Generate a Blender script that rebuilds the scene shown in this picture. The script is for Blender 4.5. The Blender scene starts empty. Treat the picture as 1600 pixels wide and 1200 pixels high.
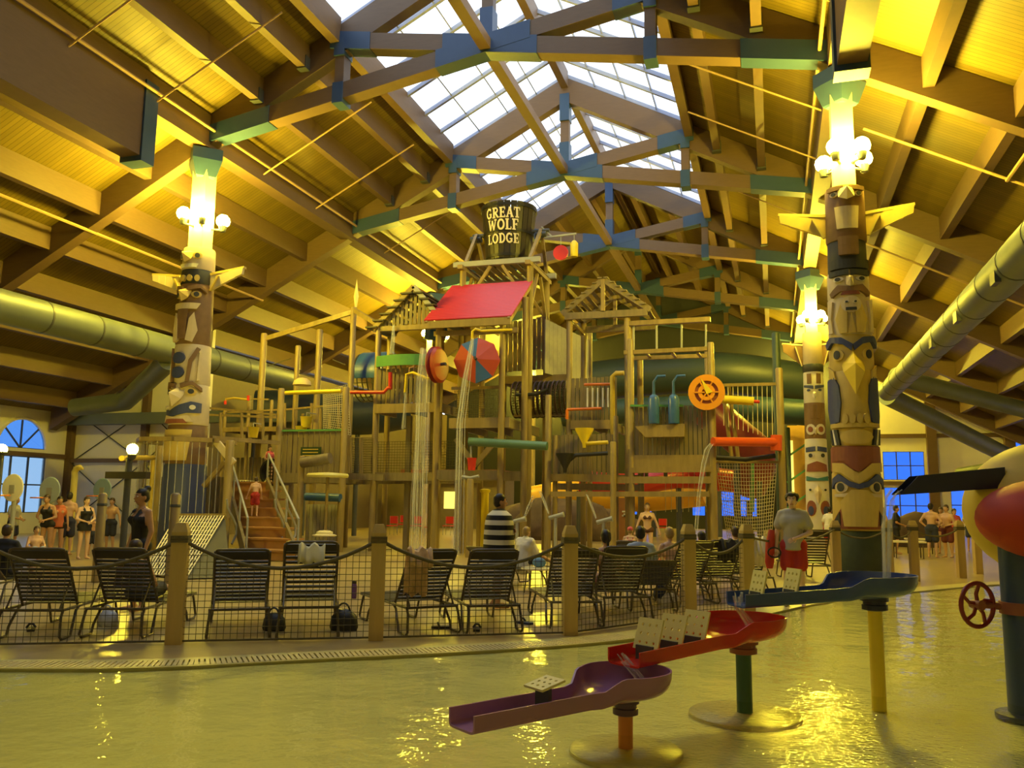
import bpy, bmesh, math, random
from mathutils import Vector, Matrix
random.seed(7)
SC = bpy.context.scene
COL = SC.collection
PI = math.pi
# ------------------------------------------------------------------ camera
CAM_H, YAW, PITCH, ROLL, FPX = 1.6, 0.2987, 0.1394, 0.0134, 1326.5
FW = Vector((-math.sin(YAW)*math.cos(PITCH), math.cos(YAW)*math.cos(PITCH), math.sin(PITCH)))
R0 = Vector((math.cos(YAW), math.sin(YAW), 0)); U0 = R0.cross(FW)
RT = R0*math.cos(ROLL) + U0*math.sin(ROLL); UP = U0*math.cos(ROLL) - R0*math.sin(ROLL)
CPOS = Vector((0, 0, CAM_H))
cam = bpy.data.objects.new('camera', bpy.data.cameras.new('camera'))
COL.objects.link(cam)
cam.data.sensor_width = 36; cam.data.lens = FPX*36/1600; cam.data.clip_end = 400
mw = Matrix((RT, UP, -FW)).transposed().to_4x4(); mw.translation = CPOS
cam.matrix_world = mw
SC.camera = cam
# ------------------------------------------------------------------ sky, exposure
wd = bpy.data.worlds.new('world'); SC.world = wd; wd.use_nodes = True
bg = wd.node_tree.nodes['Background']
bg.inputs[0].default_value = (.80, .90, 1.0, 1); bg.inputs[1].default_value = 1.6
SC.view_settings.view_transform = 'Standard'; SC.view_settings.look = 'None'
SC.view_settings.exposure = 0.6; SC.view_settings.gamma = 1.0; SC.view_settings.use_curve_mapping = False
SC.cycles.use_denoising = True
SC.cycles.max_bounces = 7; SC.cycles.diffuse_bounces = 4; SC.cycles.transparent_max_bounces = 24
SC.cycles.sample_clamp_indirect = 6.0
LAMP_COL = (1.0, .77, .055, 1)
LAMP_E = 520.0          # globe radiance
UC, UL, UR = -7.4, -16.64, 1.84
def zb(o): return 17.2 - .528*abs(o)
def portal(x, y, z, sx, sy, roty):
    l = bpy.data.lights.new('skylight_portal', 'AREA'); l.shape = 'RECTANGLE'; l.size = sx; l.size_y = sy
    l.cycles.is_portal = True
    o = bpy.data.objects.new('skylight_portal', l); o.location = (x, y, z); o.rotation_euler = (0, roty, 0); COL.objects.link(o)
SLP = math.atan(.528)
portal(UC-2.5, 21.3, zb(2.5)+1.75, 5.6, 38, SLP*-1)
portal(UC+2.5, 21.3, zb(2.5)+1.75, 5.6, 38, SLP)

# pixel of the photograph -> point of the hall on a known plane
def ray(x, y): return FW + RT*((x-800)/FPX) + UP*((600-y)/FPX)
def G(x, y, z=0.0): d = ray(x, y); return CPOS + d*((z-CAM_H)/d.z)
def V(x, y, v): d = ray(x, y); return CPOS + d*(v/d.y)
def UU(x, y, u): d = ray(x, y); return CPOS + d*(u/d.x)
# ------------------------------------------------------------------ helpers
ORG = {}
class MB:
    def __init__(s): s.v = []; s.f = []; s.m = []; s.cm = 0
    def add(s, vs, fs):
        b = len(s.v); s.v.extend(Vector(p) for p in vs); s.f.extend([tuple(b+i for i in q) for q in fs]); s.m.extend([s.cm]*len(fs)); return s
    def box(s, x0, y0, z0, x1, y1, z1):
        return s.add([(x0,y0,z0),(x1,y0,z0),(x1,y1,z0),(x0,y1,z0),(x0,y0,z1),(x1,y0,z1),(x1,y1,z1),(x0,y1,z1)],
                     [(0,3,2,1),(4,5,6,7),(0,1,5,4),(1,2,6,5),(2,3,7,6),(3,0,4,7)])
    def cbox(s, c, sx, sy, sz): return s.box(c[0]-sx/2, c[1]-sy/2, c[2]-sz/2, c[0]+sx/2, c[1]+sy/2, c[2]+sz/2)
    def bar(s, p0, p1, w, h, up=(0,0,1)):
        p0 = Vector(p0); p1 = Vector(p1); d = (p1-p0).normalized(); up = Vector(up)
        if abs(d.dot(up)) > .98: up = Vector((0,1,0))
        a = d.cross(up).normalized(); b = a.cross(d)
        vs = [p + a*(i*w/2) + b*(j*h/2) for p in (p0, p1) for i, j in ((-1,-1),(1,-1),(1,1),(-1,1))]
        return s.add(vs, [(0,1,2,3),(7,6,5,4),(0,4,5,1),(1,5,6,2),(2,6,7,3),(3,7,4,0)])
    def tube(s, pts, r, n=8, cap=True):
        pts = [Vector(p) for p in pts]; k = len(pts); rs = r if isinstance(r, (list, tuple)) else [r]*k
        t0 = (pts[1]-pts[0]).normalized(); a = t0.orthogonal().normalized(); vs = []
        for i in range(k):
            t = (pts[min(i+1,k-1)] - pts[max(i-1,0)]).normalized()
            a = (a - t*a.dot(t)); a = a.normalized() if a.length > 1e-6 else t.orthogonal().normalized()
            b = t.cross(a)
            for j in range(n):
                th = 2*PI*j/n; vs.append(pts[i] + (a*math.cos(th) + b*math.sin(th))*rs[i])
        fs = [(i*n+j, i*n+(j+1)%n, (i+1)*n+(j+1)%n, (i+1)*n+j) for i in range(k-1) for j in range(n)]
        if cap: fs += [tuple(range(n-1,-1,-1)), tuple((k-1)*n+j for j in range(n))]
        return s.add(vs, fs)
    def lathe(s, prof, c=(0,0,0), n=20, ax=(0,0,1), cap=True, a0=0, a1=2*PI):
        ax = Vector(ax).normalized(); a = ax.orthogonal().normalized() if abs(ax.z) < .99 else Vector((1,0,0)); b = ax.cross(a); c = Vector(c)
        full = abs(a1-a0-2*PI) < 1e-6; m = n if full else n+1
        vs = [c + ax*z + (a*math.cos(a0+(a1-a0)*j/n) + b*math.sin(a0+(a1-a0)*j/n))*r for r, z in prof for j in range(m)]
        k = len(prof); fs = []
        for i in range(k-1):
            for j in range(n): j2 = (j+1) % m; fs.append((i*m+j, i*m+j2, (i+1)*m+j2, (i+1)*m+j))
        if cap and full:
            if prof[0][0] > 1e-4: fs.append(tuple(range(m-1,-1,-1)))
            if prof[-1][0] > 1e-4: fs.append(tuple((k-1)*m+j for j in range(m)))
        return s.add(vs, fs)
    def ell(s, c, r, n=12, k=8):
        c = Vector(c); r = r if isinstance(r, (list, tuple)) else (r,r,r)
        vs = [c + Vector((0,0,-r[2]))]
        for i in range(1, k):
            ph = -PI/2 + PI*i/k
            vs += [c + Vector((r[0]*math.cos(ph)*math.cos(2*PI*j/n), r[1]*math.cos(ph)*math.sin(2*PI*j/n), r[2]*math.sin(ph))) for j in range(n)]
        vs.append(c + Vector((0,0,r[2]))); e = len(vs)-1
        fs = [(0, 1+(j+1)%n, 1+j) for j in range(n)]
        for i in range(k-2): fs += [(1+i*n+j, 1+i*n+(j+1)%n, 1+(i+1)*n+(j+1)%n, 1+(i+1)*n+j) for j in range(n)]
        fs += [(e, 1+(k-2)*n+j, 1+(k-2)*n+(j+1)%n) for j in range(n)]
        return s.add(vs, fs)
    def cap(s, p0, p1, r0, r1, n=10):
        p0 = Vector(p0); p1 = Vector(p1); d = p1-p0; L = max(d.length, 1e-5); d = d/L
        pts = []; rs = []
        for q in (.95, .7, .35): pts.append(p0 - d*r0*q); rs.append(r0*math.sqrt(1-q*q))
        pts.append(p0); rs.append(r0); pts.append(p1); rs.append(r1)
        for q in (.35, .7, .95): pts.append(p1 + d*r1*q); rs.append(r1*math.sqrt(1-q*q))
        return s.tube(pts, rs, n)
    def prism(s, poly, fn, t0, t1):
        n = len(poly)
        vs = [fn(a, b, t0) for a, b in poly] + [fn(a, b, t1) for a, b in poly]
        return s.add(vs, [tuple(range(n-1,-1,-1)), tuple(range(n, 2*n))] + [(i, (i+1)%n, n+(i+1)%n, n+i) for i in range(n)])
    def mesh(s, name, mats, org=Vector(), smooth=False):
        me = bpy.data.meshes.new(name); me.from_pydata([v-org for v in s.v], [], s.f)
        for m in (mats if isinstance(mats, (list, tuple)) else [mats]): me.materials.append(m)
        if any(s.m): me.polygons.foreach_set('material_index', s.m)
        bm = bmesh.new(); bm.from_mesh(me); bmesh.ops.recalc_face_normals(bm, faces=bm.faces); bm.to_mesh(me); bm.free()
        if smooth:
            me.polygons.foreach_set('use_smooth', [True]*len(me.polygons))
            try: me.set_sharp_from_angle(angle=math.radians(smooth if smooth > 1 else 50))
            except Exception: pass
        return me
def tag(o, label=None, cat=None, group=None, kind=None):
    if label: o['label'] = label
    if cat: o['category'] = cat
    if group: o['group'] = group
    if kind: o['kind'] = kind
    return o
def obj(name, mb, mat, parent=None, smooth=False, label=None, cat=None, group=None, kind=None, origin=None):
    if parent is not None: org = ORG.get(parent.name, Vector())
    elif origin is not None: org = Vector(origin)
    else:
        xs = [v.x for v in mb.v]; ys = [v.y for v in mb.v]
        org = Vector(((min(xs)+max(xs))/2, (min(ys)+max(ys))/2, min(v.z for v in mb.v)))
    me = mb.mesh(name, mat, org, smooth); o = bpy.data.objects.new(name, me); COL.objects.link(o)
    if parent is not None: o.parent = parent
    else: o.location = org
    ORG[o.name] = org
    return tag(o, label, cat, group, kind)
def thing(name, label, cat, loc=(0,0,0), group=None, kind=None):
    o = bpy.data.objects.new(name, None); COL.objects.link(o); o.location = loc; o.empty_display_size = .2
    ORG[o.name] = Vector(loc)
    return tag(o, label, cat, group, kind)
def inst(name, me, parent, loc, rot=(0,0,0), scale=(1,1,1)):
    o = bpy.data.objects.new(name, me); COL.objects.link(o); o.parent = parent
    o.location = Vector(loc) - ORG.get(parent.name, Vector()); o.rotation_euler = rot; o.scale = scale
    return o
def copy_tree(o, parent=None):
    c = o.copy(); COL.objects.link(c); c.parent = parent
    for ch in o.children: copy_tree(ch, c)
    return c
def dup(root, loc, rz, label=None, group=None, scale=None):
    c = copy_tree(root); c.location = loc; c.rotation_euler = (0, 0, rz)
    if scale: c.scale = (scale,)*3
    if label: c['label'] = label
    if group: c['group'] = group
    return c
def box1(name, mat, parent, *a, **k): m = MB(); m.box(*a); return obj(name, m, mat, parent, **k)
def bar1(name, mat, parent, p0, p1, w, h, **k): m = MB(); m.bar(p0, p1, w, h); return obj(name, m, mat, parent, **k)
def tube1(name, mat, parent, pts, r, n=10, **k): m = MB(); m.tube(pts, r, n); return obj(name, m, mat, parent, smooth=True, **k)
# ------------------------------------------------------------------ materials
MATS = {}
def M(name, col, rough=.6, var=.18, scale=6., bump=0., metal=0., stretch=(1,1,1), spec=.5):
    if name in MATS: return MATS[name]
    m = bpy.data.materials.new(name); m.use_nodes = True; nt = m.node_tree; N = nt.nodes; L = nt.links
    b = N['Principled BSDF']; b.inputs['Roughness'].default_value = rough; b.inputs['Metallic'].default_value = metal
    b.inputs['Specular IOR Level'].default_value = spec
    tc = N.new('ShaderNodeTexCoord'); mp = N.new('ShaderNodeMapping'); mp.inputs['Scale'].default_value = stretch
    no = N.new('ShaderNodeTexNoise'); no.inputs['Scale'].default_value = scale; no.inputs['Detail'].default_value = 4
    L.new(tc.outputs['Object'], mp.inputs[0]); L.new(mp.outputs[0], no.inputs['Vector'])
    mx = N.new('ShaderNodeMix'); mx.data_type = 'RGBA'
    mx.inputs[6].default_value = tuple(c*(1-var) for c in col)+(1,); mx.inputs[7].default_value = tuple(min(1, c*(1+var)) for c in col)+(1,)
    L.new(no.outputs['Fac'], mx.inputs[0]); L.new(mx.outputs[2], b.inputs['Base Color'])
    if bump:
        bp = N.new('ShaderNodeBump'); bp.inputs['Strength'].default_value = bump; bp.inputs['Distance'].default_value = .02
        L.new(no.outputs['Fac'], bp.inputs['Height']); L.new(bp.outputs[0], b.inputs['Normal'])
    MATS[name] = m; return m
def emit(name, col, e):
    m = bpy.data.materials.new(name); m.use_nodes = True; b = m.node_tree.nodes['Principled BSDF']
    b.inputs['Base Color'].default_value = (.9,.9,.9,1); b.inputs['Emission Color'].default_value = col; b.inputs['Emission Strength'].default_value = e
    MATS[name] = m; return m
def boards(name, col, axis, pitch, rough=.55, groove=.12, dark=.45):
    """board cladding: fine grooves along one axis with a tone for every board"""
    m = bpy.data.materials.new(name); m.use_nodes = True; nt = m.node_tree; N = nt.nodes; L = nt.links
    b = N['Principled BSDF']; b.inputs['Roughness'].default_value = rough
    tc = N.new('ShaderNodeTexCoord'); sp = N.new('ShaderNodeSeparateXYZ'); L.new(tc.outputs['Object'], sp.inputs[0])
    def mth(op, a, v=None):
        n = N.new('ShaderNodeMath'); n.operation = op; L.new(a, n.inputs[0])
        if v is not None: n.inputs[1].default_value = v
        return n.outputs[0]
    d = mth('DIVIDE', sp.outputs[axis], pitch); fl = mth('FLOOR', d); fr = mth('FRACT', d)
    gr = mth('LESS_THAN', fr, groove)
    wn = N.new('ShaderNodeTexWhiteNoise'); wn.noise_dimensions = '1D'; L.new(fl, wn.inputs['W'])
    no = N.new('ShaderNodeTexNoise'); no.inputs['Scale'].default_value = 1.3; L.new(tc.outputs['Object'], no.inputs['Vector'])
    ad = N.new('ShaderNodeMath'); ad.operation = 'ADD'; L.new(wn.outputs['Value'], ad.inputs[0]); L.new(no.outputs['Fac'], ad.inputs[1])
    hv = mth('MULTIPLY', ad.outputs[0], .5)
    mx = N.new('ShaderNodeMix'); mx.data_type = 'RGBA'; L.new(hv, mx.inputs[0])
    mx.inputs[6].default_value = tuple(c*.75 for c in col)+(1,); mx.inputs[7].default_value = tuple(c*1.2 for c in col)+(1,)
    m2 = N.new('ShaderNodeMix'); m2.data_type = 'RGBA'; L.new(gr, m2.inputs[0]); L.new(mx.outputs[2], m2.inputs[6])
    m2.inputs[7].default_value = tuple(c*dark for c in col)+(1,); L.new(m2.outputs[2], b.inputs['Base Color'])
    bp = N.new('ShaderNodeBump'); bp.inputs['Strength'].default_value = .6; bp.inputs['Distance'].default_value = .01; bp.invert = True
    L.new(gr, bp.inputs['Height']); L.new(bp.outputs[0], b.inputs['Normal'])
    MATS[name] = m; return m
def front(nt, fz, x):
    """fresnel on the outer face only; thin sheets do not refract here"""
    ge = nt.nodes.new('ShaderNodeNewGeometry'); iv = nt.nodes.new('ShaderNodeMath'); iv.operation = 'SUBTRACT'; iv.inputs[0].default_value = 1
    mu = nt.nodes.new('ShaderNodeMath'); mu.operation = 'MULTIPLY'
    nt.links.new(ge.outputs['Backfacing'], iv.inputs[1]); nt.links.new(iv.outputs[0], mu.inputs[0]); nt.links.new(fz.outputs[0], mu.inputs[1]); nt.links.new(mu.outputs[0], x.inputs[0])
def glass(name, tint, gloss=.12):
    m = bpy.data.materials.new(name); m.use_nodes = True; nt = m.node_tree; N = nt.nodes; L = nt.links
    N.remove(N['Principled BSDF']); out = N['Material Output']
    t = N.new('ShaderNodeBsdfTransparent'); t.inputs[0].default_value = tint+(1,)
    g = N.new('ShaderNodeBsdfGlossy'); g.inputs['Roughness'].default_value = .05
    fz = N.new('ShaderNodeFresnel'); fz.inputs[0].default_value = 1.45
    x = N.new('ShaderNodeMixShader'); front(nt, fz, x); L.new(t.outputs[0], x.inputs[1]); L.new(g.outputs[0], x.inputs[2])
    L.new(x.outputs[0], out.inputs[0]); MATS[name] = m; return m
def watermat(name, tint, scale, strength, dist, rough=.04, foam=0, churn=None):
    m = bpy.data.materials.new(name); m.use_nodes = True; nt = m.node_tree; N = nt.nodes; L = nt.links
    N.remove(N['Principled BSDF']); out = N['Material Output']
    t = N.new('ShaderNodeBsdfTransparent'); t.inputs[0].default_value = tint+(1,)
    g = N.new('ShaderNodeBsdfGlossy'); g.inputs['Roughness'].default_value = rough
    fz = N.new('ShaderNodeFresnel'); fz.inputs[0].default_value = 1.33
    tc = N.new('ShaderNodeTexCoord'); no = N.new('ShaderNodeTexNoise'); no.inputs['Scale'].default_value = scale; no.inputs['Detail'].default_value = 3
    no2 = N.new('ShaderNodeTexNoise'); no2.inputs['Scale'].default_value = scale*.22; no2.inputs['Detail'].default_value = 1
    L.new(tc.outputs['Object'], no.inputs['Vector']); L.new(tc.outputs['Object'], no2.inputs['Vector'])
    ad = N.new('ShaderNodeMath'); ad.operation = 'MULTIPLY_ADD'; ad.inputs[1].default_value = 2.2; L.new(no2.outputs['Fac'], ad.inputs[0]); L.new(no.outputs['Fac'], ad.inputs[2])
    bp = N.new('ShaderNodeBump'); bp.inputs['Strength'].default_value = strength; bp.inputs['Distance'].default_value = dist
    hgt = ad.outputs[0]
    if churn:      # broken water where the jets land
        vd = N.new('ShaderNodeVectorMath'); vd.operation = 'DISTANCE'; vd.inputs[1].default_value = churn[0]; L.new(tc.outputs['Object'], vd.inputs[0])
        mr = N.new('ShaderNodeMapRange'); mr.inputs[1].default_value = churn[1]*.1; mr.inputs[2].default_value = churn[1]; mr.inputs[3].default_value = churn[2]; mr.inputs[4].default_value = 0; L.new(vd.outputs['Value'], mr.inputs[0])
        n3 = N.new('ShaderNodeTexNoise'); n3.inputs['Scale'].default_value = 26; n3.inputs['Detail'].default_value = 2; L.new(tc.outputs['Object'], n3.inputs['Vector'])
        ma = N.new('ShaderNodeMath'); ma.operation = 'MULTIPLY_ADD'; L.new(n3.outputs['Fac'], ma.inputs[0]); L.new(mr.outputs[0], ma.inputs[1]); L.new(hgt, ma.inputs[2]); hgt = ma.outputs[0]
    L.new(hgt, bp.inputs['Height'])
    for q in (g, fz): L.new(bp.outputs[0], q.inputs['Normal'])
    x = N.new('ShaderNodeMixShader'); front(nt, fz, x); L.new(t.outputs[0], x.inputs[1]); L.new(g.outputs[0], x.inputs[2])
    last = x
    if foam:
        d = N.new('ShaderNodeBsdfDiffuse'); d.inputs[0].default_value = (.9,.92,.95,1)
        y = N.new('ShaderNodeMixShader'); y.inputs[0].default_value = foam; L.new(x.outputs[0], y.inputs[1]); L.new(d.outputs[0], y.inputs[2]); last = y
    L.new(last.outputs[0], out.inputs[0]); MATS[name] = m; return m
TIMBER = M('glulam_timber', (.135,.083,.045), .55, .15, 3, 0, stretch=(1,1,6))
TIMBER_P = TIMBER
DECKB = boards('roof_deck_boards', (.185,.128,.014), 1, .15)
STEEL_B = M('blue_painted_steel', (.028,.065,.15), .45, .1, 4)
STEEL_D = M('dark_steel', (.06,.065,.075), .45, .2, 4)
GALV = M('painted_duct', (.17,.20,.19), .5, .15, 2, 0, metal=.35)
PIPE_W = M('sprinkler_pipe', (.45,.30,.15), .4, .1, 5)
WALLP = M('painted_wall_panel', (.80,.76,.70), .6, .05, 2)
WALLY = WALLP
CONC = M('wet_tan_concrete', (.40,.30,.13), .28, .25, 3, .25)
COPING = M('cream_pool_coping', (.60,.53,.20), .35, .12, 9, .1)
POOLF = M('cream_pool_floor', (.66,.61,.20), .6, .10, 2)
LOG = M('weathered_log', (.30,.22,.085), .42, .45, 7, .3, stretch=(1,1,.15))
LOG_Y = LOG
PLANK = M('weathered_plank', (.21,.165,.085), .5, .45, 9, .3, stretch=(1,1,.2))
PLANK_D = PLANK
NET_D = M('dark_net_rope', (.09,.08,.05), .8, .2, 20)
NET_W = M('pale_net_rope', (.75,.70,.50), .8, .1, 20)
GLOBE = emit('lamp_globe', LAMP_COL, LAMP_E)
GLOBE_S = emit('small_lamp_globe', LAMP_COL, LAMP_E*.35)
WATER = watermat('pool_water', (.93,.95,.84), 5, .35, .03, churn=((1.0,6.0,0), 3.2, 1.1))
STREAM = watermat('falling_water', (.96,.97,.98), 14, .6, .05, .1, .22)
PANE = glass('skylight_glass', (.97,.98,1.0))
PANE_B = glass('blue_tinted_glass', (.16,.32,.72))
PANE_A = glass('arched_window_glass', (.22,.38,.62))
BRASS = M('ochre_paint', (.55,.40,.06), .4, .1)
YEL = M('yellow_paint', (.80,.62,.03), .35, .06); RED = M('red_paint', (.62,.04,.03), .3, .08); ORG_P = M('orange_paint', (.75,.20,.02), .35, .08)
GRN = M('green_paint', (.10,.30,.10), .4, .1); BLU = M('blue_paint', (.04,.12,.36), .35, .1); NAVY = M('navy_paint', (.015,.02,.07), .3, .1)
WHT = M('white_paint', (.8,.8,.76), .5, .05); BLK = M('black_paint', (.02,.02,.02), .5, .1); PURP = M('purple_gelcoat', (.34,.165,.34), .22, .06)
GREY = M('grey_plastic', (.35,.36,.36), .45, .1)
# ================================================================== building shell
YS = [2.5, 11.9, 21.3, 30.7, 40.1, 49.5, 58.9]; YB, YE = -9.0, 62.0
OW = 24.1
# ---- roof deck
def slope_slab(name, sg, o0, o1, y0, y1, parent=None):
    L = (o1-o0)/math.cos(SLP); mm = MB(); mm.box(0, y0, 0, L, y1, .15)
    me = mm.mesh(name, DECKB); o = bpy.data.objects.new(name, me); COL.objects.link(o); o['kind'] = 'structure'
    o.location = (UC+sg*o0, 0, zb(o0)+1.0); o.rotation_euler = (0, SLP, 0) if sg > 0 else (0, SLP, 0)
    if sg < 0: o.rotation_euler = (0, -SLP, 0); me.transform(Matrix.Scale(-1, 4, (1,0,0))); me.flip_normals()
    return o
for sg, nm in ((-1, 'left'), (1, 'right')):
    slope_slab('ceiling_'+nm, sg, 4.75, OW, YB, YE); slope_slab('ceiling_front_'+nm, sg, 0, 4.75, YB, 2.5); slope_slab('ceiling_back_'+nm, sg, 0, 4.75, 40.1, YE)
CEIL = thing('trim_1', 'roof purlins, girders and sprinkler pipes', None, (UC, 21.3, 12), kind='structure')
# purlins between the trusses
bays = [(2.5+.2, 11.7), (12.1, 21.1), (21.5, 30.5), (30.9, 39.9), (40.3, 49.3), (49.7, 58.7)]
po = [7.3, 5.75, 11.2, 13.1, 15.0, 16.9, 18.8, 20.7, 22.6]
for y0, y1 in bays:
    for sg in (-1, 1):
        for o in po + ([1.0, 2.9] if y0 > 40 else []):
            x = UC+sg*o; z = zb(o)
            box1('purlin', TIMBER, CEIL, x-.13, y0, z+.27, x+.13, y1, z+1.02)
            if o in (7.3, 5.75): box1('purlin_hanger', STEEL_D, CEIL, x-.16, y1-.25, z+.22, x+.16, y1, z+.62)
        x = UC+sg*4.75; z = zb(4.75)
        box1('purlin', TIMBER_P if y0 < 40 else TIMBER, CEIL, x-.15, y0, z+.45, x+.15, y1, z+1.25)
# girders on the two column lines
for X, nm in ((UL, 'left'), (UR, 'right')):
    box1('girder', TIMBER, CEIL, X-.3, YB, 10.9, X+.3, 18.4, 13.4)
    box1('girder', TIMBER, CEIL, X-.27, 18.4, 12.35, X+.27, YE, 13.4)
    box1('girder_hanger', STEEL_B, CEIL, X-.36, 18.15, 10.75, X+.36, 18.65, 13.1)
    tube1('sprinkler_pipe', PIPE_W, CEIL, [(X+(.45 if X < -8 else -.45), YB, 12.85), (X+(.45 if X < -8 else -.45), YE, 12.85)], .05, 6)
for k, y in enumerate((10, 15.5, 18.6, 24, 27.5, 33.5)):
    for sg in (-1, 1):
        o0, o1 = 9.0, 5.0
        tube1('sprinkler_branch', PIPE_W, CEIL, [(UC+sg*o0, y, zb(o0)+.15), (UC+sg*o1, y, zb(o1)+.15)], .03, 5)
# aisle sprinkler pipes seen on the right-hand slope
tube1('sprinkler_pipe', PIPE_W, CEIL, [(UR+4.2, 12, zb(13.4)-.02), (UR+4.2, 24, zb(13.4)-.02)], .05, 6)
for y in (24, 33.4): tube1('sprinkler_branch', PIPE_W, CEIL, [(UR+.8, y, zb(10)+.02), (UR+11, y, zb(20.2)+.02)], .04, 6)
tube1('sprinkler_pipe', PIPE_W, CEIL, [(UL-4.2, 4, zb(13.4)-.02), (UL-4.2, 31, zb(13.4)-.02)], .05, 6)
# ---- trusses
def xz(y): return lambda a, b, t: Vector((UC+a, y+t, b))
def truss(y, plate, timber, label):
    T = thing('scissor_truss', label, 'truss', (UC, y, 12.2))
    f = xz(y)
    for sg in (-1, 1):
        mm = MB(); p = [(0, zb(0)), (0, zb(0)+.98), (sg*23.85, zb(23.85)+.98), (sg*23.85, zb(23.85))]
        mm.prism(p, f, -.2, .2); obj('rafter', mm, timber, T)
        ch = lambda o: 14.15 + .177*o            # scissor chord, lower edge
        mm = MB(); mm.prism([(sg*-9.3, ch(-9.3)), (sg*-9.3, ch(-9.3)+.5), (sg*4.9, ch(4.9)+.5), (sg*4.9, ch(4.9))], f, -.235+.004*sg, .235+.004*sg)
        obj('scissor_chord', mm, timber, T)
        mm = MB(); mm.prism([(sg*4.45, ch(-4.6)+.1), (sg*4.75, ch(-4.6)+.1), (sg*4.75, 15.3), (sg*4.45, 15.3)], f, -.2, .2); obj('post', mm, timber, T)
        e = .26
        def plate_on(a0, a1, zf, h, off=0):
            mm = MB(); mm.prism([(sg*a0, zf(a0)-.02), (sg*a1, zf(a1)-.02), (sg*a1, zf(a1)+h), (sg*a0, zf(a0)+h)], f, -e-off, e+off); obj('gusset_plate', mm, plate, T)
        plate_on(-1.5, 1.3, ch, .52, .004*(sg+1)); plate_on(-9.3, -6.9, ch, .52); plate_on(3.6, 4.92, ch, .52)
        plate_on(4.43, 4.77, lambda o: 14.75, .6, .01); plate_on(4.43, 4.77, lambda o: 13.25, .62, .01)
    mm = MB(); mm.prism([(-.17, 14.3), (.17, 14.3), (.17, zb(0)+.3), (-.17, zb(0)+.3)], f, -.14, .14); obj('king_post', mm, timber, T)
    for z0, z1 in ((14.6, 15.5), (16.4, 17.5)):
        mm = MB(); mm.prism([(-.19, z0), (.19, z0), (.19, z1), (-.19, z1)], f, -.23, .23); obj('gusset_plate', mm, plate, T)
    return T
tl = ['timber scissor truss standing off the first lamp columns, nearest the pool', 'timber scissor truss spanning between the two biggest totem poles', 'timber scissor truss with bright blue plates in the middle of the skylight',
      'timber scissor truss with blue plates at the far end of the skylight', 'dim timber scissor truss just beyond the skylight', 'dim timber scissor truss nearest the far end wall']
for y, l in zip(YS[1:], tl): truss(y, STEEL_B, TIMBER_P if y in (30.7, 40.1) else TIMBER, l)
# struts along the ridge and along the scissor joints
for a, b in zip(YS[:-1], YS[1:]):
    box1('joint_strut', TIMBER_P, CEIL, UC-.16, a+.16, 14.2, UC+.16, b-.16, 14.5)
    box1('ridge_beam', TIMBER_P, CEIL, UC-.14, a+.2, zb(0)+.55, UC+.14, b-.2, zb(0)+1.2)
# ---- skylight
SKY = thing('window_1', 'long ridge skylight of clear panes between bluish glazing bars', None, (UC, 21.3, zb(4.75)+1.2), kind='structure')
MUL = M('skylight_bar', (.30,.33,.45), .4, .1, 4)
ny, nx = 24, 4; dy = (40.1-2.5)/ny; sl = 4.75/nx
def roofp(sg, o, y, h): return Vector((UC+sg*o, y, zb(o)+1.15+h))
pm = MB(); L_ = sl/math.cos(SLP); pm.box(-L_/2+.02, -dy/2+.03, -.01, L_/2-.02, dy/2-.03, .01); pme = pm.mesh('pane', PANE)
mv = MB(); mv.box(-4.75/math.cos(SLP)/2, -.06, -.09, 4.75/math.cos(SLP)/2, .06, .05); mvm = mv.mesh('glazing_bar', MUL)
mh = MB(); mh.box(-.022, -dy/2, -.03, .022, dy/2, .03); mhm = mh.mesh('glazing_bar', MUL)
for sg in (-1, 1):
    for j in range(ny+1):
        if j < ny:
            for i in range(nx):
                o = (i+.5)*sl; inst('pane', pme, SKY, roofp(sg, o, 2.5+(j+.5)*dy, 0), (0, SLP*sg, 0))
        inst('glazing_bar', mvm, SKY, roofp(sg, 2.375, 2.5+j*dy, 0), (0, SLP*sg, 0))
    for i in range(nx+1):
        for j in range(0, ny): inst('glazing_bar', mhm, SKY, roofp(sg, i*sl, 2.5+(j+.5)*dy, 0), (0, SLP*sg, 0))
# ---- floor, pool
edge_px = [(0,1046),(150,1046),(300,1042),(500,1031),(700,1021),(900,1008),(1040,992),(1130,975),(1200,960),(1260,947),(1330,935),(1450,923),(1600,912)]
EDGE = [G(x, y, 0) for x, y in edge_px]
d0 = EDGE[0]-EDGE[1]; EDGE = [Vector((-31.5, -6, 0)), EDGE[0]+d0*6] + EDGE + [EDGE[-1]+Vector((4,2,0)), Vector((16.7, 23, 0))]
def crom(P, n):
    out = []
    for i in range(1, len(P)-2):
        a, b, c, d = P[i-1:i+3]
        for k in range(n):
            t = k/n; out.append(.5*((2*b)+(c-a)*t+(2*a-5*b+4*c-d)*t*t+(3*b-a-3*c+d)*t**3))
    out.append(P[-2]); return out
ES = [EDGE[0]] + crom(EDGE, 6) + [EDGE[-1]]
def offs(P, d):
    out = []
    for i, p in enumerate(P):
        t = (P[min(i+1,len(P)-1)]-P[max(i-1,0)]).normalized(); out.append(p + Vector((-t.y, t.x, 0))*d)
    return out
m = MB(); n = len(ES)
EF = offs(ES, .44); EF[0] = ES[0]; EF[-1] = ES[-1]
m.add(EF + [Vector((16.7, YE, 0)), Vector((-31.5, YE, 0))], [tuple(range(n+2))])
mw_ = MB(); mw_.add([p for p in ES] + [p - Vector((0,0,.03)) for p in ES], [(i, i+1, n+i+1, n+i) for i in range(n-1)]); obj('trim_3', mw_, POOLF, kind='structure', origin=(0,0,0))
FLOOR = obj('floor', m, CONC, kind='structure', origin=(0,0,0))
m = MB(); nxg, nyg = 98, 68; pe = [p.xy for p in ES]
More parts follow.
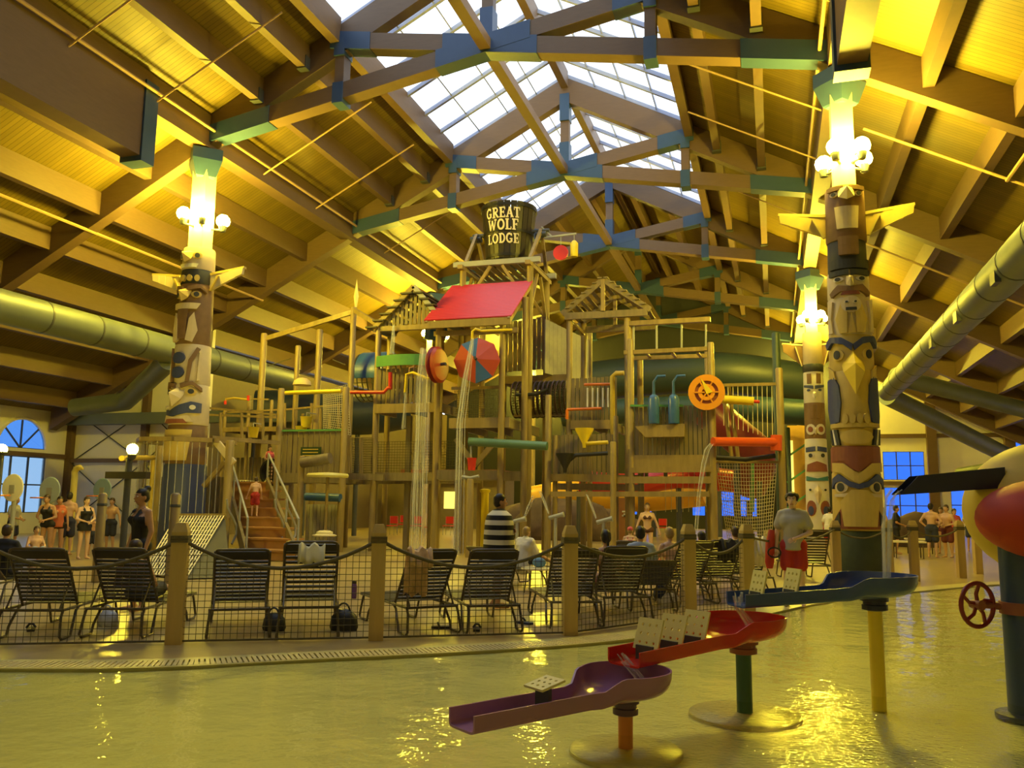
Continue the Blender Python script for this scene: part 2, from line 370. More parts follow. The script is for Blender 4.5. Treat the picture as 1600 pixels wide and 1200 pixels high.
def edge_dist(x, y):
    q = Vector((x, y)); best = 9.0
    for a, b in zip(pe[:-1], pe[1:]):
        ab = b-a; t = max(0, min(1, (q-a).dot(ab)/max(ab.length_squared, 1e-9))); best = min(best, (q-(a+ab*t)).length)
    return best
gv = []
for j in range(nyg+1):
    for i in range(nxg+1):
        x, y = -32+49*i/nxg, YB+(24-YB)*j/nyg; gv.append((x, y, -.02-.12*min(1, edge_dist(x, y)/2.2)))
m.add(gv, [(j*(nxg+1)+i, j*(nxg+1)+i+1, (j+1)*(nxg+1)+i+1, (j+1)*(nxg+1)+i) for j in range(nyg) for i in range(nxg)])
obj('floor_pool', m, POOLF, kind='structure', smooth=80)
m = MB(); m.add([p+Vector((0,0,-.008)) for p in ES] + [Vector((16.7, YB, -.008)), Vector((-31.5, YB, -.008))], [tuple(range(n+2))])
obj('pool_water', m, WATER, label='shallow rippling pool water over a cream pool floor', cat='water', kind='stuff', origin=(0,0,0))
# cream coping band with a slotted overflow grate
i0, i1 = 2, len(ES)-2
def band(d0, d1, z, idx, mm):
    A = offs(ES, d0); B = offs(ES, d1); k = len(idx)
    mm.add([A[i]+Vector((0,0,z)) for i in idx]+[B[i]+Vector((0,0,z)) for i in idx], [(i,i+1,k+i+1,k+i) for i in range(k-1)])
def riser(d, z0, z1, idx, mm):
    A = offs(ES, d); k = len(idx); mm.add([A[i]+Vector((0,0,z0)) for i in idx]+[A[i]+Vector((0,0,z1)) for i in idx], [(i,i+1,k+i+1,k+i) for i in range(k-1)])
allx = list(range(0, len(ES))); slot = [i for i, p in enumerate(ES) if -7.7 < p.x < -1.5 and i0 <= i < i1]; E0 = ES[i0:i1]
m = MB(); riser(0, -.03, .010, allx, m)
for seg in (list(range(0, slot[0]+1)), list(range(slot[-1], len(ES)))): band(0, .46, .010, seg, m)
band(0, .05, .010, slot, m); band(.35, .46, .010, slot, m); band(.05, .35, -.014, slot, m); riser(.05, -.014, .010, slot, m); riser(.35, -.014, .010, slot, m); riser(.46, -.002, .010, allx, m)
COP = obj('trim_2', m, COPING, kind='structure', origin=(0,0,0))
GR = thing('overflow_grate', 'cream slotted overflow grate set along the pool edge', 'grate', E0[20])
acc = 0; cnt = 0; sm = MB(); sm.box(-.018, -.152, 0, .018, .152, .014); sme = sm.mesh('slat', M('grate_slat', (.66,.56,.26), .4, .1))
path = ES; seg = []
for a, b in zip(path[:-1], path[1:]):
    L = (b-a).length; 
    if a.x < ES[slot[0]].x-1e-6 or b.x > ES[slot[-1]].x+1e-6: continue
    t = (b-a)/L; nrm = Vector((-t.y, t.x, 0))
    while acc < L:
        p = a + t*acc + nrm*.2; o = inst('slat', sme, GR, p+Vector((0,0,-.002)), (0,0,math.atan2(t.y,t.x))); cnt += 1; acc += .052
    acc -= L
# ---- walls
def wall_y(name, y, x0, x1, z0, z1, holes, mat, th=.2):
    xs = sorted({x0, x1, *[h[0] for h in holes], *[h[1] for h in holes]}); zs = sorted({z0, z1, *[h[2] for h in holes], *[h[3] for h in holes]})
    mm = MB()
    for a, b in zip(xs[:-1], xs[1:]):
        for c, d in zip(zs[:-1], zs[1:]):
            if not any(h[0]-1e-4 <= a and b <= h[1]+1e-4 and h[2]-1e-4 <= c and d <= h[3]+1e-4 for h in holes): mm.box(a, y, c, b, y+th, d)
    return obj(name, mm, mat, kind='structure')
def wall_x(name, x, y0, y1, z0, z1, holes, mat, th=.2):
    ys = sorted({y0, y1, *[h[0] for h in holes], *[h[1] for h in holes]}); zs = sorted({z0, z1, *[h[2] for h in holes], *[h[3] for h in holes]})
    mm = MB()
    for a, b in zip(ys[:-1], ys[1:]):
        for c, d in zip(zs[:-1], zs[1:]):
            if not any(h[0]-1e-4 <= a and b <= h[1]+1e-4 and h[2]-1e-4 <= c and d <= h[3]+1e-4 for h in holes): mm.box(x, a, c, x+th, b, d)
    return obj(name, mm, mat, kind='structure')
def win(nm, kind, fix, a0, a1, z0, z1, na, nz, mat, fr=STEEL_D):
    W = thing(nm, None, None, (fix, (a0+a1)/2, z0) if kind == 'x' else ((a0+a1)/2, fix, z0), kind='structure')
    P = (lambda a, z, t: Vector((fix+t, a, z))) if kind == 'x' else (lambda a, z, t: Vector((a, fix+t, z)))
    for i in range(na+1):
        a = a0+(a1-a0)*i/na; mm = MB(); mm.bar(P(a,z0,.05), P(a,z1,.05), .07, .07); obj('mullion', mm, fr, W)
    for j in range(nz+1):
        z = z0+(z1-z0)*j/nz; mm = MB(); mm.bar(P(a0,z,.05), P(a1,z,.05), .06, .06); obj('mullion', mm, fr, W)
    for i in range(na):
        for j in range(nz):
            mm = MB(); b0, b1 = a0+(a1-a0)*i/na, a0+(a1-a0)*(i+1)/na; c0, c1 = z0+(z1-z0)*j/nz, z0+(z1-z0)*(j+1)/nz
            mm.prism([(b0,c0),(b1,c0),(b1,c1),(b0,c1)], lambda a,b,t: P(a,b,t), .07, .08); obj('pane', mm, mat, W)
    return W
# left side wall with arched window over a tall window
XL = -31.5; aw = UU(33, 700, XL); AC, AZ, AR = 29.35, aw.z, 1.32
w0, w1 = AC-1.35, AC+1.35
wl = wall_x('wall_left', XL-.2, YB, 32.2, 0, 5.65, [(w0, w1, .9, 3.35), (AC-AR, AC+AR, AZ, AZ+AR), (16, 19, .9, 3.35)], WALLY)
m = MB()
arc = [(AC-AR*math.cos(PI*k/20), AZ+AR*math.sin(PI*k/20)) for k in range(21)]
top = AZ+AR+.001
for k in range(20):
    (a0, c0), (a1, c1) = arc[k], arc[k+1]; m.add([(XL,a0,c0),(XL,a1,c1),(XL,a1,top),(XL,a0,top),(XL-.2,a0,c0),(XL-.2,a1,c1),(XL-.2,a1,top),(XL-.2,a0,top)], [(0,1,2,3),(4,7,6,5),(0,4,5,1)])
obj('arch_spandrel', m, WALLY, wl)
W2 = thing('window_2', None, None, (XL, AC, AZ), kind='structure')
for a in (0, PI/4, PI/2, 3*PI/4, PI):
    bar1('mullion', STEEL_D, W2, (XL-.1, AC, AZ), (XL-.1, AC+AR*math.cos(a), AZ+AR*math.sin(a)), .06, .06)
m = MB(); m.tube([(XL-.02, a, c) for a, c in arc], .08, 6); obj('arch_frame', m, WALLY, W2, smooth=True)
for s in range(4):
    pts = [(AC, AZ)] + [(AC-AR*math.cos(PI*k/20), AZ+AR*math.sin(PI*k/20)) for k in range(5*s, 5*s+6)]
    m = MB(); m.prism(pts, lambda a, b, t: Vector((XL-.1+t, a, b)), 0, .01); obj('pane', m, PANE_A, W2)
win('window_3', 'x', XL-.12, w0, w1, .9, 3.35, 3, 2, glass('pale_window_glass', (.40,.50,.60)))
win('window_4', 'x', XL-.12, 16, 19, .9, 3.35, 3, 2, PANE_A)
# left end wall with tie-rod bracing
wall_y('wall_end_left', 32.0, XL, -24.0, 0, 9.2, [], WALLP)
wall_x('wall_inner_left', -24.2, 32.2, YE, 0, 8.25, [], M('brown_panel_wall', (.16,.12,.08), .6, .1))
for i, (x0, x1) in enumerate(((XL+.2, -27.2), (-27.2, -24.2))):
    for za, zc in ((.3, 3.2), (3.2, 5.6)):
        for a, b in ((za, zc), (zc, za)):
            m = MB(); m.tube([(x0, 31.93, a), (x1, 31.93, b)], .025, 5); obj('brace_rod', m, STEEL_D, bpy.data.objects['wall_end_left'])
WE = bpy.data.objects['wall_end_left']
box1('girt', TIMBER, WE, XL, 31.8, 3.2, -24.0, 32.0, 3.38)
for x in (XL+.15, -27.2, -24.2): box1('wall_column', TIMBER, WE, x-.15, 31.75, 0, x+.15, 32.0, 8)
box1('girt', TIMBER, bpy.data.objects['wall_left'], XL, YB, 3.35, XL+.12, 31.8, 3.55)
m = MB(); m.bar((XL+.3, 31.5, 5.15), (-18.2, 31.5, 5.15), .5, .5); obj('duct_trunk', m, GALV, label='straight grey-blue duct along the braced white end wall', cat='duct')
# far end wall and right wall
hol = [(6.95,9.45,3.45,5.3),(6.95,9.75,.6,2.95),(10.9,14.2,.8,2.9),(-5.5,-1.0,.9,3.0),(-12,-8,.9,3.0),(14.6,16.2,4.2,6.6)]
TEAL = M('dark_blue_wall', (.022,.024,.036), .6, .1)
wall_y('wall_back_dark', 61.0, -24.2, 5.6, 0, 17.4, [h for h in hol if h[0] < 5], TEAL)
we = wall_y('wall_back', 61.0, 5.6, 16.7, 0, 12.5, [h for h in hol if h[0] > 5], WALLP)
for i, h in enumerate(hol): win('window_%d' % (5+i), 'y', 61.05, h[0], h[1], h[2], h[3], 3 if h[1]-h[0] > 2 else 2, 2, PANE_B)
for z in (3.1, 6.2): box1('girt', TIMBER_P, we, 5.6, 60.8, z, 16.7, 61.0, z+.25)
for x in (9.9, 14.4): box1('wall_column', TIMBER_P, we, x-.3, 60.6, 0, x+.3, 61.0, 9)
wall_x('wall_right', 16.6, YB, YE, 0, 5.6, [(40,43,1,3.4),(48,51,1,3.4),(55,58,1,3.4),(22,25,1,3.4)], WALLP)
for i, y in enumerate((40, 48, 55, 22)): win('window_%d' % (12+i), 'x', 16.62, y, y+3, 1, 3.4, 3, 2, PANE_B)
wall_y('wall_front', YB, XL, 16.7, 0, 17.4, [], WALLY)
# ---- ducts
def ducts(name, pts, r, label, mat=GALV, step=1.9):
    D = thing(name, label, 'duct', pts[0])
    m = MB(); m.tube(pts, r, 20); obj('duct_body', m, mat, D, smooth=True)
    for a, b in zip(pts[:-1], pts[1:]):
        a = Vector(a); b = Vector(b); L = (b-a).length; t = (b-a)/L; k = int(L/step)
        for i in range(1, k):
            m = MB(); c = a+t*(i*step); m.tube([c-t*.03, c+t*.03], r*1.025, 20); obj('duct_seam', m, STEEL_D, D, smooth=True)
    return D
ducts('air_duct', [(-19.7, YB+1, 6.65), (-19.7, 31.5, 6.65)], .47, 'round grey air duct hanging behind the left totem pole')
DGR = GALV
D2 = ducts('air_duct', [(4.9, 2, 6.65), (4.9, 40, 6.65)], .42, 'round pale air duct with dark vent slots beside the right totem pole', DGR)
for y in (15.5, 19.5, 23.4, 27):
    m = MB(); m.cbox((4.56, y, 6.42), .12, .42, .3); obj('vent_slot', m, STEEL_D, D2)
ducts('branch_duct', [(4.9, 40.3, 6.5), (9.0, 46, 5.2), (13.2, 52, 3.9)], .42, 'dark duct angling down toward the right-hand windows', GALV, 30)
ducts('branch_duct', [(5.2, 40.5, 7.4), (11.0, 44, 6.2), (16.0, 47, 5.0)], .38, 'upper dark duct running down to the right side wall', GALV, 30)
ducts('branch_duct', [(13.2, 52, 4.2), (10.4, 55.5, 3.7)], .30, 'short ragged duct end in front of the white wall', GALV, 30)
ducts('branch_duct', [(-19.7, 24, 6.3), (-24.5, 27.5, 5.4), (-27.0, 27.5, 5.2)], .36, 'duct branching down from the left main duct', GALV, 30)
# ================================================================== lamp columns
def globe_lamp(parent, c, r, d):
    m = MB(); m.ell(c, r, 10, 6); obj('lamp_globe', m, GLOBE_S if c[1] < 5 else GLOBE, parent, smooth=True)
    m = MB(); m.lathe([(.05,-.36),(.09,-.34),(r*.62,-.15),(r*.62,-.1),(.06,-.2)], c, 12); obj('lamp_socket', m, STEEL_D, parent, smooth=True)
    m = MB(); m.tube([Vector(c)+Vector((0,0,-.3)), Vector(c)+Vector((-d[0]*.35,-d[1]*.35,-.3))], .035, 6); obj('lamp_arm', m, STEEL_D, parent)
COLPALE = M('pale_column', (.75,.62,.40), .5, .1)
def lamp_column(X, Y, zt, label):
    z0 = {(UL,21.3): 9.15, (UR,21.3): 9.25, (UR,40.1): 9.4}.get((X,Y), 0)
    C = thing('lamp_column' if Y > 0 else 'roof_column', label, 'column', (X, Y, z0))
    box1('shaft', COLPALE, C, X-.25, Y-.25, z0, X+.25, Y+.25, 12.3)
    m = MB(); m.lathe([(.36,11.4),(.42,11.45),(.62,11.95),(.62,12.3)], (X,Y,0), 4); obj('capital', m, STEEL_B, C)
    for k, a in enumerate((-1.9, -.9, .6, 2.3) if Y > 0 else ()):
        d = (math.cos(a), math.sin(a)); globe_lamp(C, (X+d[0]*.62, Y+d[1]*.62, 10.15), .21, d)
    return C
for X, s in ((UL, 'left'), (UR, 'right')):
    for Y in (-5.5, 21.3, 40.1, 58.9):
        lamp_column(X, Y, 9, {21.3: 'pale lamp column above the %s winged totem pole' % ('carved bear' if s == 'left' else 'yellow-beaked'), 40.1: ('pale lamp column behind the plank gable' if s == 'left' else 'pale lamp column above the white far totem pole'), 58.9: 'lamp column near the far end wall on the %s' % ('side of the brown panel wall' if s == 'left' else 'side of the blue windows'), -5.5: 'plain square roof column at the near end of the pool, %s' % ('on the side of the arched window' if s == 'left' else 'on the side of the pale duct')}[Y])
# ================================================================== totem poles
TY = M('totem_yellow', (.62,.47,.12), .55, .12, 5, .15); TC = M('totem_cream', (.66,.56,.36), .55, .12, 5, .15); TB = M('totem_blue', (.05,.07,.20), .5, .1)
TR = M('totem_redbrown', (.28,.09,.05), .55, .15); TBR = M('totem_brown', (.22,.13,.06), .6, .2, 6, .2); TD = M('totem_dark', (.04,.045,.05), .6, .2); TG = M('totem_green_base', (.05,.07,.04), .6, .3)
TW = M('totem_white', (.72,.68,.58), .55, .08); TT = M('totem_teal', (.05,.20,.20), .5, .1)
def clip(poly, s0, s1):
    for sg, lim in ((1, s0), (-1, -s1)):
        out = []
        for i, p in enumerate(poly):
            q = poly[(i+1) % len(poly)]; a = sg*p[0]-lim; b = sg*q[0]-lim
            if a >= 0: out.append(p)
            if a*b < 0: t = a/(a-b); out.append((p[0]+(q[0]-p[0])*t, p[1]+(q[1]-p[1])*t))
        poly = out
        if len(poly) < 3: return []
    return poly
class Totem:
    def __init__(s, name, label, X, Y, rad, ang=-PI/2):
        s.T = thing(name, label, 'totem pole', (X, Y, 0)); s.X = X; s.Y = Y; s.rad = rad; s.ang = ang
    def body(s, z0, z1, mat, k=0, name='carved_section'):
        m = MB(); r0, r1 = s.rad(z0)+k, s.rad(z1)+k
        m.lathe([(r0*.965, z0), (r0, z0+.05), (r1, z1-.05), (r1*.965, z1)], (s.X, s.Y, 0), 32); return obj(name, m, mat, s.T, smooth=35)
    def fn(s, a, z, t): R = s.rad(z); th = s.ang + a/R; return Vector((s.X+(R+t)*math.cos(th), s.Y+(R+t)*math.sin(th), z))
    def plate(s, name, poly, mat, t=.04, mirror=False):
        for mi in ((1, -1) if mirror else (1,)):
            P = [(a*mi, z) for a, z in poly]; m = MB(); lo = min(p[0] for p in P); hi = max(p[0] for p in P); st = .09; n = max(1, math.ceil((hi-lo)/st))
            for i in range(n):
                q = clip(P, lo+(hi-lo)*i/n, lo+(hi-lo)*(i+1)/n)
                if len(q) >= 3: m.prism(q, s.fn, -.03, t)
            obj(name, m, mat, s.T)
    def oval(s, name, a, z, ra, rz, mat, t=.04, mirror=False, n=14):
        s.plate(name, [(a+ra*math.cos(2*PI*i/n), z+rz*math.sin(2*PI*i/n)) for i in range(n)], mat, t, mirror)
    def eye(s, a, z, ra, rz, white, pup, t=.05):
        s.oval('eye', a, z, ra, rz, white, t, True); s.oval('pupil', a, z, ra*.5, rz*.75, pup, t+.02, True)
    def beak(s, name, zt, zb_, hw, out, mat, a0=0):
        zm = zt-(zt-zb_)*.35
        pts = [s.fn(a0, zt, 0), s.fn(a0-hw, zm+.1, -.05), s.fn(a0+hw, zm+.1, -.05), s.fn(a0, zb_, out*.55), s.fn(a0, zm, out), s.fn(a0-hw*.6, zm-.15, out*.3), s.fn(a0+hw*.6, zm-.15, out*.3), s.fn(a0, zb_+.15, -.1)]
        m = MB(); m.add(pts, [(0,1,4),(0,4,2),(1,5,4),(4,6,2),(5,3,4),(4,3,6),(1,7,5),(5,7,3),(3,7,6),(6,7,2),(0,2,7,1)]); obj(name, m, mat, s.T)
    def wing(s, zt, L, h, sg, mat, edge, rows=4):
        d = Vector((math.cos(s.ang+PI/2*sg), math.sin(s.ang+PI/2*sg), 0)); f = Vector((math.cos(s.ang), math.sin(s.ang), 0)); R = s.rad(zt)*.9
        c = Vector((s.X, s.Y, 0))
        for k in range(rows+1):
            x0 = R + (L-R)*k/(rows+1); x1 = R + (L-R)*(k+1)/(rows+1); e0 = h*(1-.13*k); e1 = h*(1-.13*(k+1))+.03; rise = .12
            q = [(x0, zt-e0+rise*x0), (x1, zt-e1*.93+rise*x1), (x1+.03, zt+rise*x1), (x0, zt+rise*x0)]
            m = MB(); m.prism(q, lambda a, b, t: c + d*a + f*t + Vector((0,0,b)), -.05+.008*k, .05+.008*k); obj('wing_feather', m, mat, s.T)
        m = MB(); m.bar(c+d*R+Vector((0,0,zt+.12*R+.02)), c+d*(L+.05)+Vector((0,0,zt+.12*L+.02)), .14, .07); obj('wing_edge', m, edge, s.T)
        m = MB(); m.bar(c+d*(R+.35)+f*.08+Vector((0,0,zt+.0)), c+d*(R+.1)+f*.08+Vector((0,0,zt-h*.9)), .05, .09, up=f); obj('wing_band', m, edge, s.T)
# ---- right, yellow-beaked totem
t = Totem('totem_pole', 'tall yellow totem pole with hooked beak and blue-masked frog face on green base', UR, 21.3, lambda z: .57-.0145*z)
t.body(0, 1.08, TG, .02, 'base_drum'); t.body(1.08, 2.42, TY); t.body(2.42, 3.0, TR, .012); t.body(3.0, 3.42, TY, -.01); t.body(3.42, 4.75, TY, .0); t.body(4.75, 5.6, TY); t.body(5.6, 6.5, TC); t.body(6.5, 7.15, TC); t.body(7.15, 7.9, TD, -.02); t.body(7.9, 9.25, TBR, .01)
t.plate('brow_band', [(-.62,2.42),(-.62,2.62),(-.3,2.60),(0,2.36),(.3,2.60),(.62,2.62),(.62,2.42),(.35,2.38),(0,2.12),(-.35,2.38)], TY, .05)
t.plate('red_point', [(-.62,2.98),(.62,2.98),(.62,2.66),(.3,2.66),(0,2.4),(-.3,2.66),(-.62,2.66)], TR, .03)
t.plate('eye_mask', [(-.62,2.02),(-.6,2.25),(-.42,2.36),(-.2,2.2),(0,2.13),(.2,2.2),(.42,2.36),(.6,2.25),(.62,2.02),(.5,2.16),(.36,2.2),(.17,2.06),(0,2.02),(-.17,2.06),(-.36,2.2),(-.5,2.16)], TB, .07)
t.eye(.38, 2.06, .16, .13, TC, TD); t.plate('lower_lid', [(.18,1.93),(.55,1.9),(.55,1.84),(.25,1.84)], TC, .06, True)
t.plate('snout', [(-.14,2.0),(.14,2.0),(.36,1.72),(.3,1.18),(-.3,1.18),(-.36,1.72)], TY, .13); t.plate('nostril', [(.36,1.62),(.62,1.3),(.56,1.14),(.36,1.16)], TR, .05, True); t.plate('nostril_core', [(.42,1.5),(.57,1.3),(.54,1.18),(.42,1.2)], TD, .07, True)
t.plate('lip', [(-.6,1.12),(.6,1.12),(.6,1.2),(-.6,1.2)], TR, .04)
t.oval('mouth', 0, 3.2, .34, .17, TY, .07); t.plate('mouth_stripe', [(.36,3.02),(.42,3.02),(.5,3.38),(.42,3.38)], TD, .05, True); t.plate('mouth_stripe', [(.44,3.02),(.5,3.02),(.57,3.38),(.52,3.38)], TW, .05, True); t.plate('mouth_stripe', [(.53,3.02),(.6,3.02),(.66,3.38),(.6,3.38)], TD, .05, True)
t.plate('folded_wing', [(.36,3.55),(.62,3.5),(.78,3.9),(.75,4.55),(.45,4.6),(.34,4.4),(.3,4.0)], TB, .05, True); t.plate('belly_ledge', [(-.6,3.42),(.6,3.42),(.6,3.52),(-.6,3.52)], TY, .06)
for a in (-.21,-.07,.07,.21): t.oval('toe', a, 3.62, .06, .12, TY, .09)
t.beak('hooked_beak', 5.2, 4.15, .3, .5, M('beak_yellow', (.80,.62,.06), .5, .06)); t.eye(.34, 5.12, .15, .14, TY, TD); t.plate('brow', [(.03,5.2),(.2,5.36),(.45,5.42),(.62,5.28),(.72,5.42),(.5,5.56),(.22,5.52),(0,5.35)], TB, .08, True)
t.plate('tuft', [(.45,4.75),(.7,4.9),(.55,4.65),(.7,4.6),(.4,4.55)], TY, .05, True)
t.plate('arm', [(.1,5.62),(.25,5.62),(.33,5.95),(.2,6.35),(.08,6.2)], TY, .07, True); t.plate('arm', [(.42,5.65),(.56,5.65),(.56,6.45),(.4,6.4),(.46,6.0)], TC, .06, True); t.plate('robe_point', [(-.08,5.62),(.08,5.62),(0,6.15)], TY, .05)
t.oval('small_face', 0, 6.3, .2, .2, TC, .08); t.eye(.08, 6.35, .05, .03, TW, TD, .1); t.plate('mouth', [(-.1,6.15),(.1,6.15),(.1,6.22),(-.1,6.22)], TD, .1)
t.beak('nose', 7.02, 6.72, .12, .22, TC); t.eye(.25, 6.92, .12, .06, TW, TD); t.plate('moustache', [(0,6.72),(.25,6.78),(.46,6.6),(.42,6.5),(.2,6.62),(0,6.62)], TBR, .07, True); t.plate('mouth', [(-.2,6.54),(.2,6.54),(.15,6.62),(-.15,6.62)], TR, .06); t.plate('brow', [(.02,7.02),(.46,7.0),(.46,7.12),(.02,7.14)], TD, .07, True)
t.plate('chest_block', [(-.2,7.5),(.2,7.5),(.2,7.95),(-.2,7.95)], TBR, .08); t.plate('collar', [(-.48,7.18),(.48,7.18),(.48,7.4),(-.48,7.4)], TD, .05)
t.beak('white_beak', 9.2, 8.8, .24, .4, M('beak_white', (.85,.75,.40), .5, .05)); t.eye(.27, 9.02, .1, .06, TC, TD); t.plate('breast', [(-.22,8.15),(.22,8.15),(.26,8.7),(-.26,8.7)], TC, .05); t.plate('brow', [(.05,9.1),(.42,9.1),(.42,9.2),(.05,9.2)], TBR, .08, True)
for sg in (-1, 1): t.wing(8.55, 1.5, .55, sg, TY, M('wing_edge_yellow', (.6,.5,.15), .5, .1))
# ---- left, bear totem
t = Totem('totem_pole', 'tall carved totem pole with bear faces and flat wings behind the rain ring', UL, 21.3, lambda z: .66-.021*z)
t.body(0, 2.6, TB, 0); t.body(2.6, 3.75, TBR, -.02); t.body(3.75, 4.95, TC); t.body(4.95, 6.15, TC, -.01); t.body(6.15, 8.0, TBR, -.01); t.body(8.0, 8.45, TD, .0); t.body(8.45, 9.15, TC, .0)
t.plate('belly_panel', [(-.4,2.7),(.4,2.7),(.5,3.6),(-.5,3.6)], TY, .05); t.plate('wave_band', [(-.7,4.22),(-.2,4.15),(.1,4.32),(.4,4.42),(.7,4.38),(.7,4.1),(.3,4.08),(-.1,3.98),(-.7,4.02)], TB, .06); t.plate('lip', [(-.5,3.82),(.5,3.82),(.35,4.02),(0,3.95),(-.35,4.02)], TC, .08); t.plate('mouth', [(-.35,3.78),(.35,3.78),(.25,3.9),(-.25,3.9)], TR, .1)
t.beak('snout', 4.85, 4.25, .26, .4, TC); t.eye(.38, 4.72, .16, .1, TY, TD); t.plate('brow', [(.1,4.82),(.4,4.92),(.68,4.72),(.66,4.84),(.4,5.02),(.08,4.95)], TBR, .08, True); t.oval('fish_eye', .45, 4.25, .08, .07, TW, .09, True)
for z in (5.28, 5.72): t.oval('blue_disc', -.05, z, .2, .17, TB, .07)
t.plate('scroll', [(.2,5.0),(.3,5.0),(.36,5.6),(.55,6.0),(.45,6.05),(.25,5.65)], TBR, .06, True); t.plate('scroll', [(.5,5.05),(.58,5.05),(.6,5.9),(.52,5.9)], TC, .06, True)
t.plate('arm', [(.12,6.25),(.3,6.2),(.42,6.55),(.3,7.1),(.18,6.9)], TC, .08, True); t.plate('shield', [(-.2,6.3),(.12,6.3),(.12,7.2),(-.2,7.2)], TBR, .07); t.plate('jaw', [(-.35,7.2),(.35,7.2),(.45,7.38),(-.45,7.38)], TC, .08)
t.beak('snout', 7.85, 7.4, .2, .35, TY); t.eye(.32, 7.65, .14, .1, TY, TD); t.plate('brow', [(.08,7.75),(.4,7.85),(.6,7.7),(.58,7.8),(.36,7.95),(.08,7.88)], TBR, .08, True)
for a in (-.3,-.1,.1,.3): t.oval('claw', a, 8.15, .07, .1, TY, .08)
t.eye(.26, 8.85, .13, .1, TY, TD); t.beak('snout', 9.02, 8.6, .18, .35, TY); t.plate('teeth', [(-.25,8.48),(.25,8.48),(.3,8.6),(-.3,8.6)], TW, .06)
for sg in (-1, 1): t.wing(8.28, 1.6, .5, sg, TC, TY)
# ---- far white totem
t = Totem('totem_pole', 'slim white totem pole with red and blue carved faces behind the lifeguard', UR, 40.1, lambda z: .52-.012*z)
t.body(0, 2.9, TW); t.body(2.9, 4.6, TW); t.body(4.6, 6.2, TBR, -.01); t.body(6.2, 7.6, TW); t.body(7.6, 7.95, TD, .02); t.body(7.95, 9.4, TC)
t.plate('teal_brow', [(-.5,2.75),(.5,2.75),(.5,2.95),(0,2.85),(-.5,2.95)], TT, .05); t.beak('beak', 2.6, 1.7, .2, .4, TC); t.eye(.3, 2.35, .1, .07, TW, TD); t.oval('red_ring', .3, 1.55, .22, .34, TR, .05, True); t.oval('red_ring_core', .3, 1.45, .12, .2, TB, .07, True)
t.plate('mouth', [(-.45,3.15),(.45,3.15),(.4,3.45),(0,3.6),(-.4,3.45)], TR, .06); t.eye(.24, 3.85, .16, .12, TW, TD); t.plate('brow', [(.04,4.05),(.46,4.0),(.46,4.2),(.04,4.25)], TB, .06, True)
t.oval('owl_ring', .2, 5.0, .2, .24, TW, .06, True); t.oval('owl_eye', .2, 5.0, .1, .13, TR, .08, True); t.beak('beak', 5.1, 4.75, .08, .2, TC)
t.plate('chest_stripe', [(.06,5.5),(.2,5.5),(.2,6.1),(.06,6.1)], TBR, .06, True); t.eye(.22, 6.75, .15, .07, TW, TB); t.plate('brow', [(.03,6.8),(.46,6.9),(.46,7.0),(.03,6.95)], TB, .06, True); t.beak('beak', 6.7, 6.35, .12, .2, TW)
t.plate('chest_stripe', [(.1,7.05),(.28,7.05),(.28,7.5),(.1,7.5)], TBR, .06, True)
for sg in (-1, 1): t.wing(8.8, 1.25, 1.0, sg, TBR, TC)
# ================================================================== water play structure
def planks(parent, a, b, z0, z1, n, mat=PLANK, th=.04, gap=.02, jit=.03, top=None, name='plank', bot=None):
    a = Vector((a[0], a[1], 0)); b = Vector((b[0], b[1], 0)); d = b-a; L = d.length; d = d/L; w = L/n
    for i in range(n):
        p0 = a + d*(w*i+gap/2); p1 = a + d*(w*(i+1)-gap/2); c = (p0+p1)/2; f = (i+.5)/n
        zt = (top(f) if top else z1) + random.uniform(-jit, jit); z00 = (bot(f) if bot else z0) + random.uniform(-jit, jit)*.5
        m = MB(); m.bar(c+Vector((0,0,z00)), c+Vector((0,0,zt)), (p1-p0).length, th, up=(-d.y, d.x, 0)); obj(name, m, mat, parent)
def post(parent, px, ytop, v, r=.09, mat=LOG, ybot=None, name='post', yref=None):
    t = V(px, ytop, v); zb0 = 0 if ybot is None else V(px, ybot, v).z
    m = MB(); m.tube([(t.x, v, zb0), (t.x, v, t.z-.04), (t.x, v, t.z)], [r, r, r*.8], 10); obj(name, m, mat, parent, smooth=True); return t
def lbeam(parent, a, b, va, vb, w=.14, h=.14, mat=LOG, name='beam'):
    p, q = V(a[0], a[1], va), V(b[0], b[1], vb); return bar1(name, mat, parent, p, q, w, h)
def ptube(parent, pix, v, r, mat, name='pipe', n=8):
    vs = v if isinstance(v, (list, tuple)) else [v]*len(pix)
    pts = [V(x, y, q) for (x, y), q in zip(pix, vs)]; m = MB(); m.tube(pts, r, n); return obj(name, m, mat, parent, smooth=True)
def net(parent, A, B, C_, D_, nu, nv, r, mat, name='net', sag=0):
    """A-B bottom edge, D-C top edge"""
    A, B, C_, D_ = map(Vector, (A, B, C_, D_)); nrm = (B-A).cross(D_-A).normalized(); m = MB()
    def P(s, t): return A*(1-s)*(1-t) + B*s*(1-t) + C_*s*t + D_*(1-s)*t + nrm*sag*4*s*(1-s)*4*t*(1-t)
    for i in range(nu+1): m.tube([P(i/nu, k/4) for k in range(5)], r, 3, False)
    for j in range(nv+1): m.tube([P(k/4, j/nv) for k in range(5)], r, 3, False)
    return obj(name, m, mat, parent, kind='stuff')
def deck(parent, x0, x1, y0, y1, z, th=.22, mat=PLANK, fascia=LOG_Y, n=None, name='deck'):
    m = MB(); m.box(x0, y0+.03, z-.06, x1, y1, z); obj(name, m, mat, parent)
    box1('fascia_beam', fascia, parent, x0, y0-.05, z-th, x1, y0+.03, z+.02)
    k = max(2, int((x1-x0)/1.0))
    for i in range(k+1): x = x0+.06+(x1-x0-.12)*i/k; box1('joist', PLANK_D, parent, x-.05, y0+.03, z-th, x+.05, y1, z-.06)
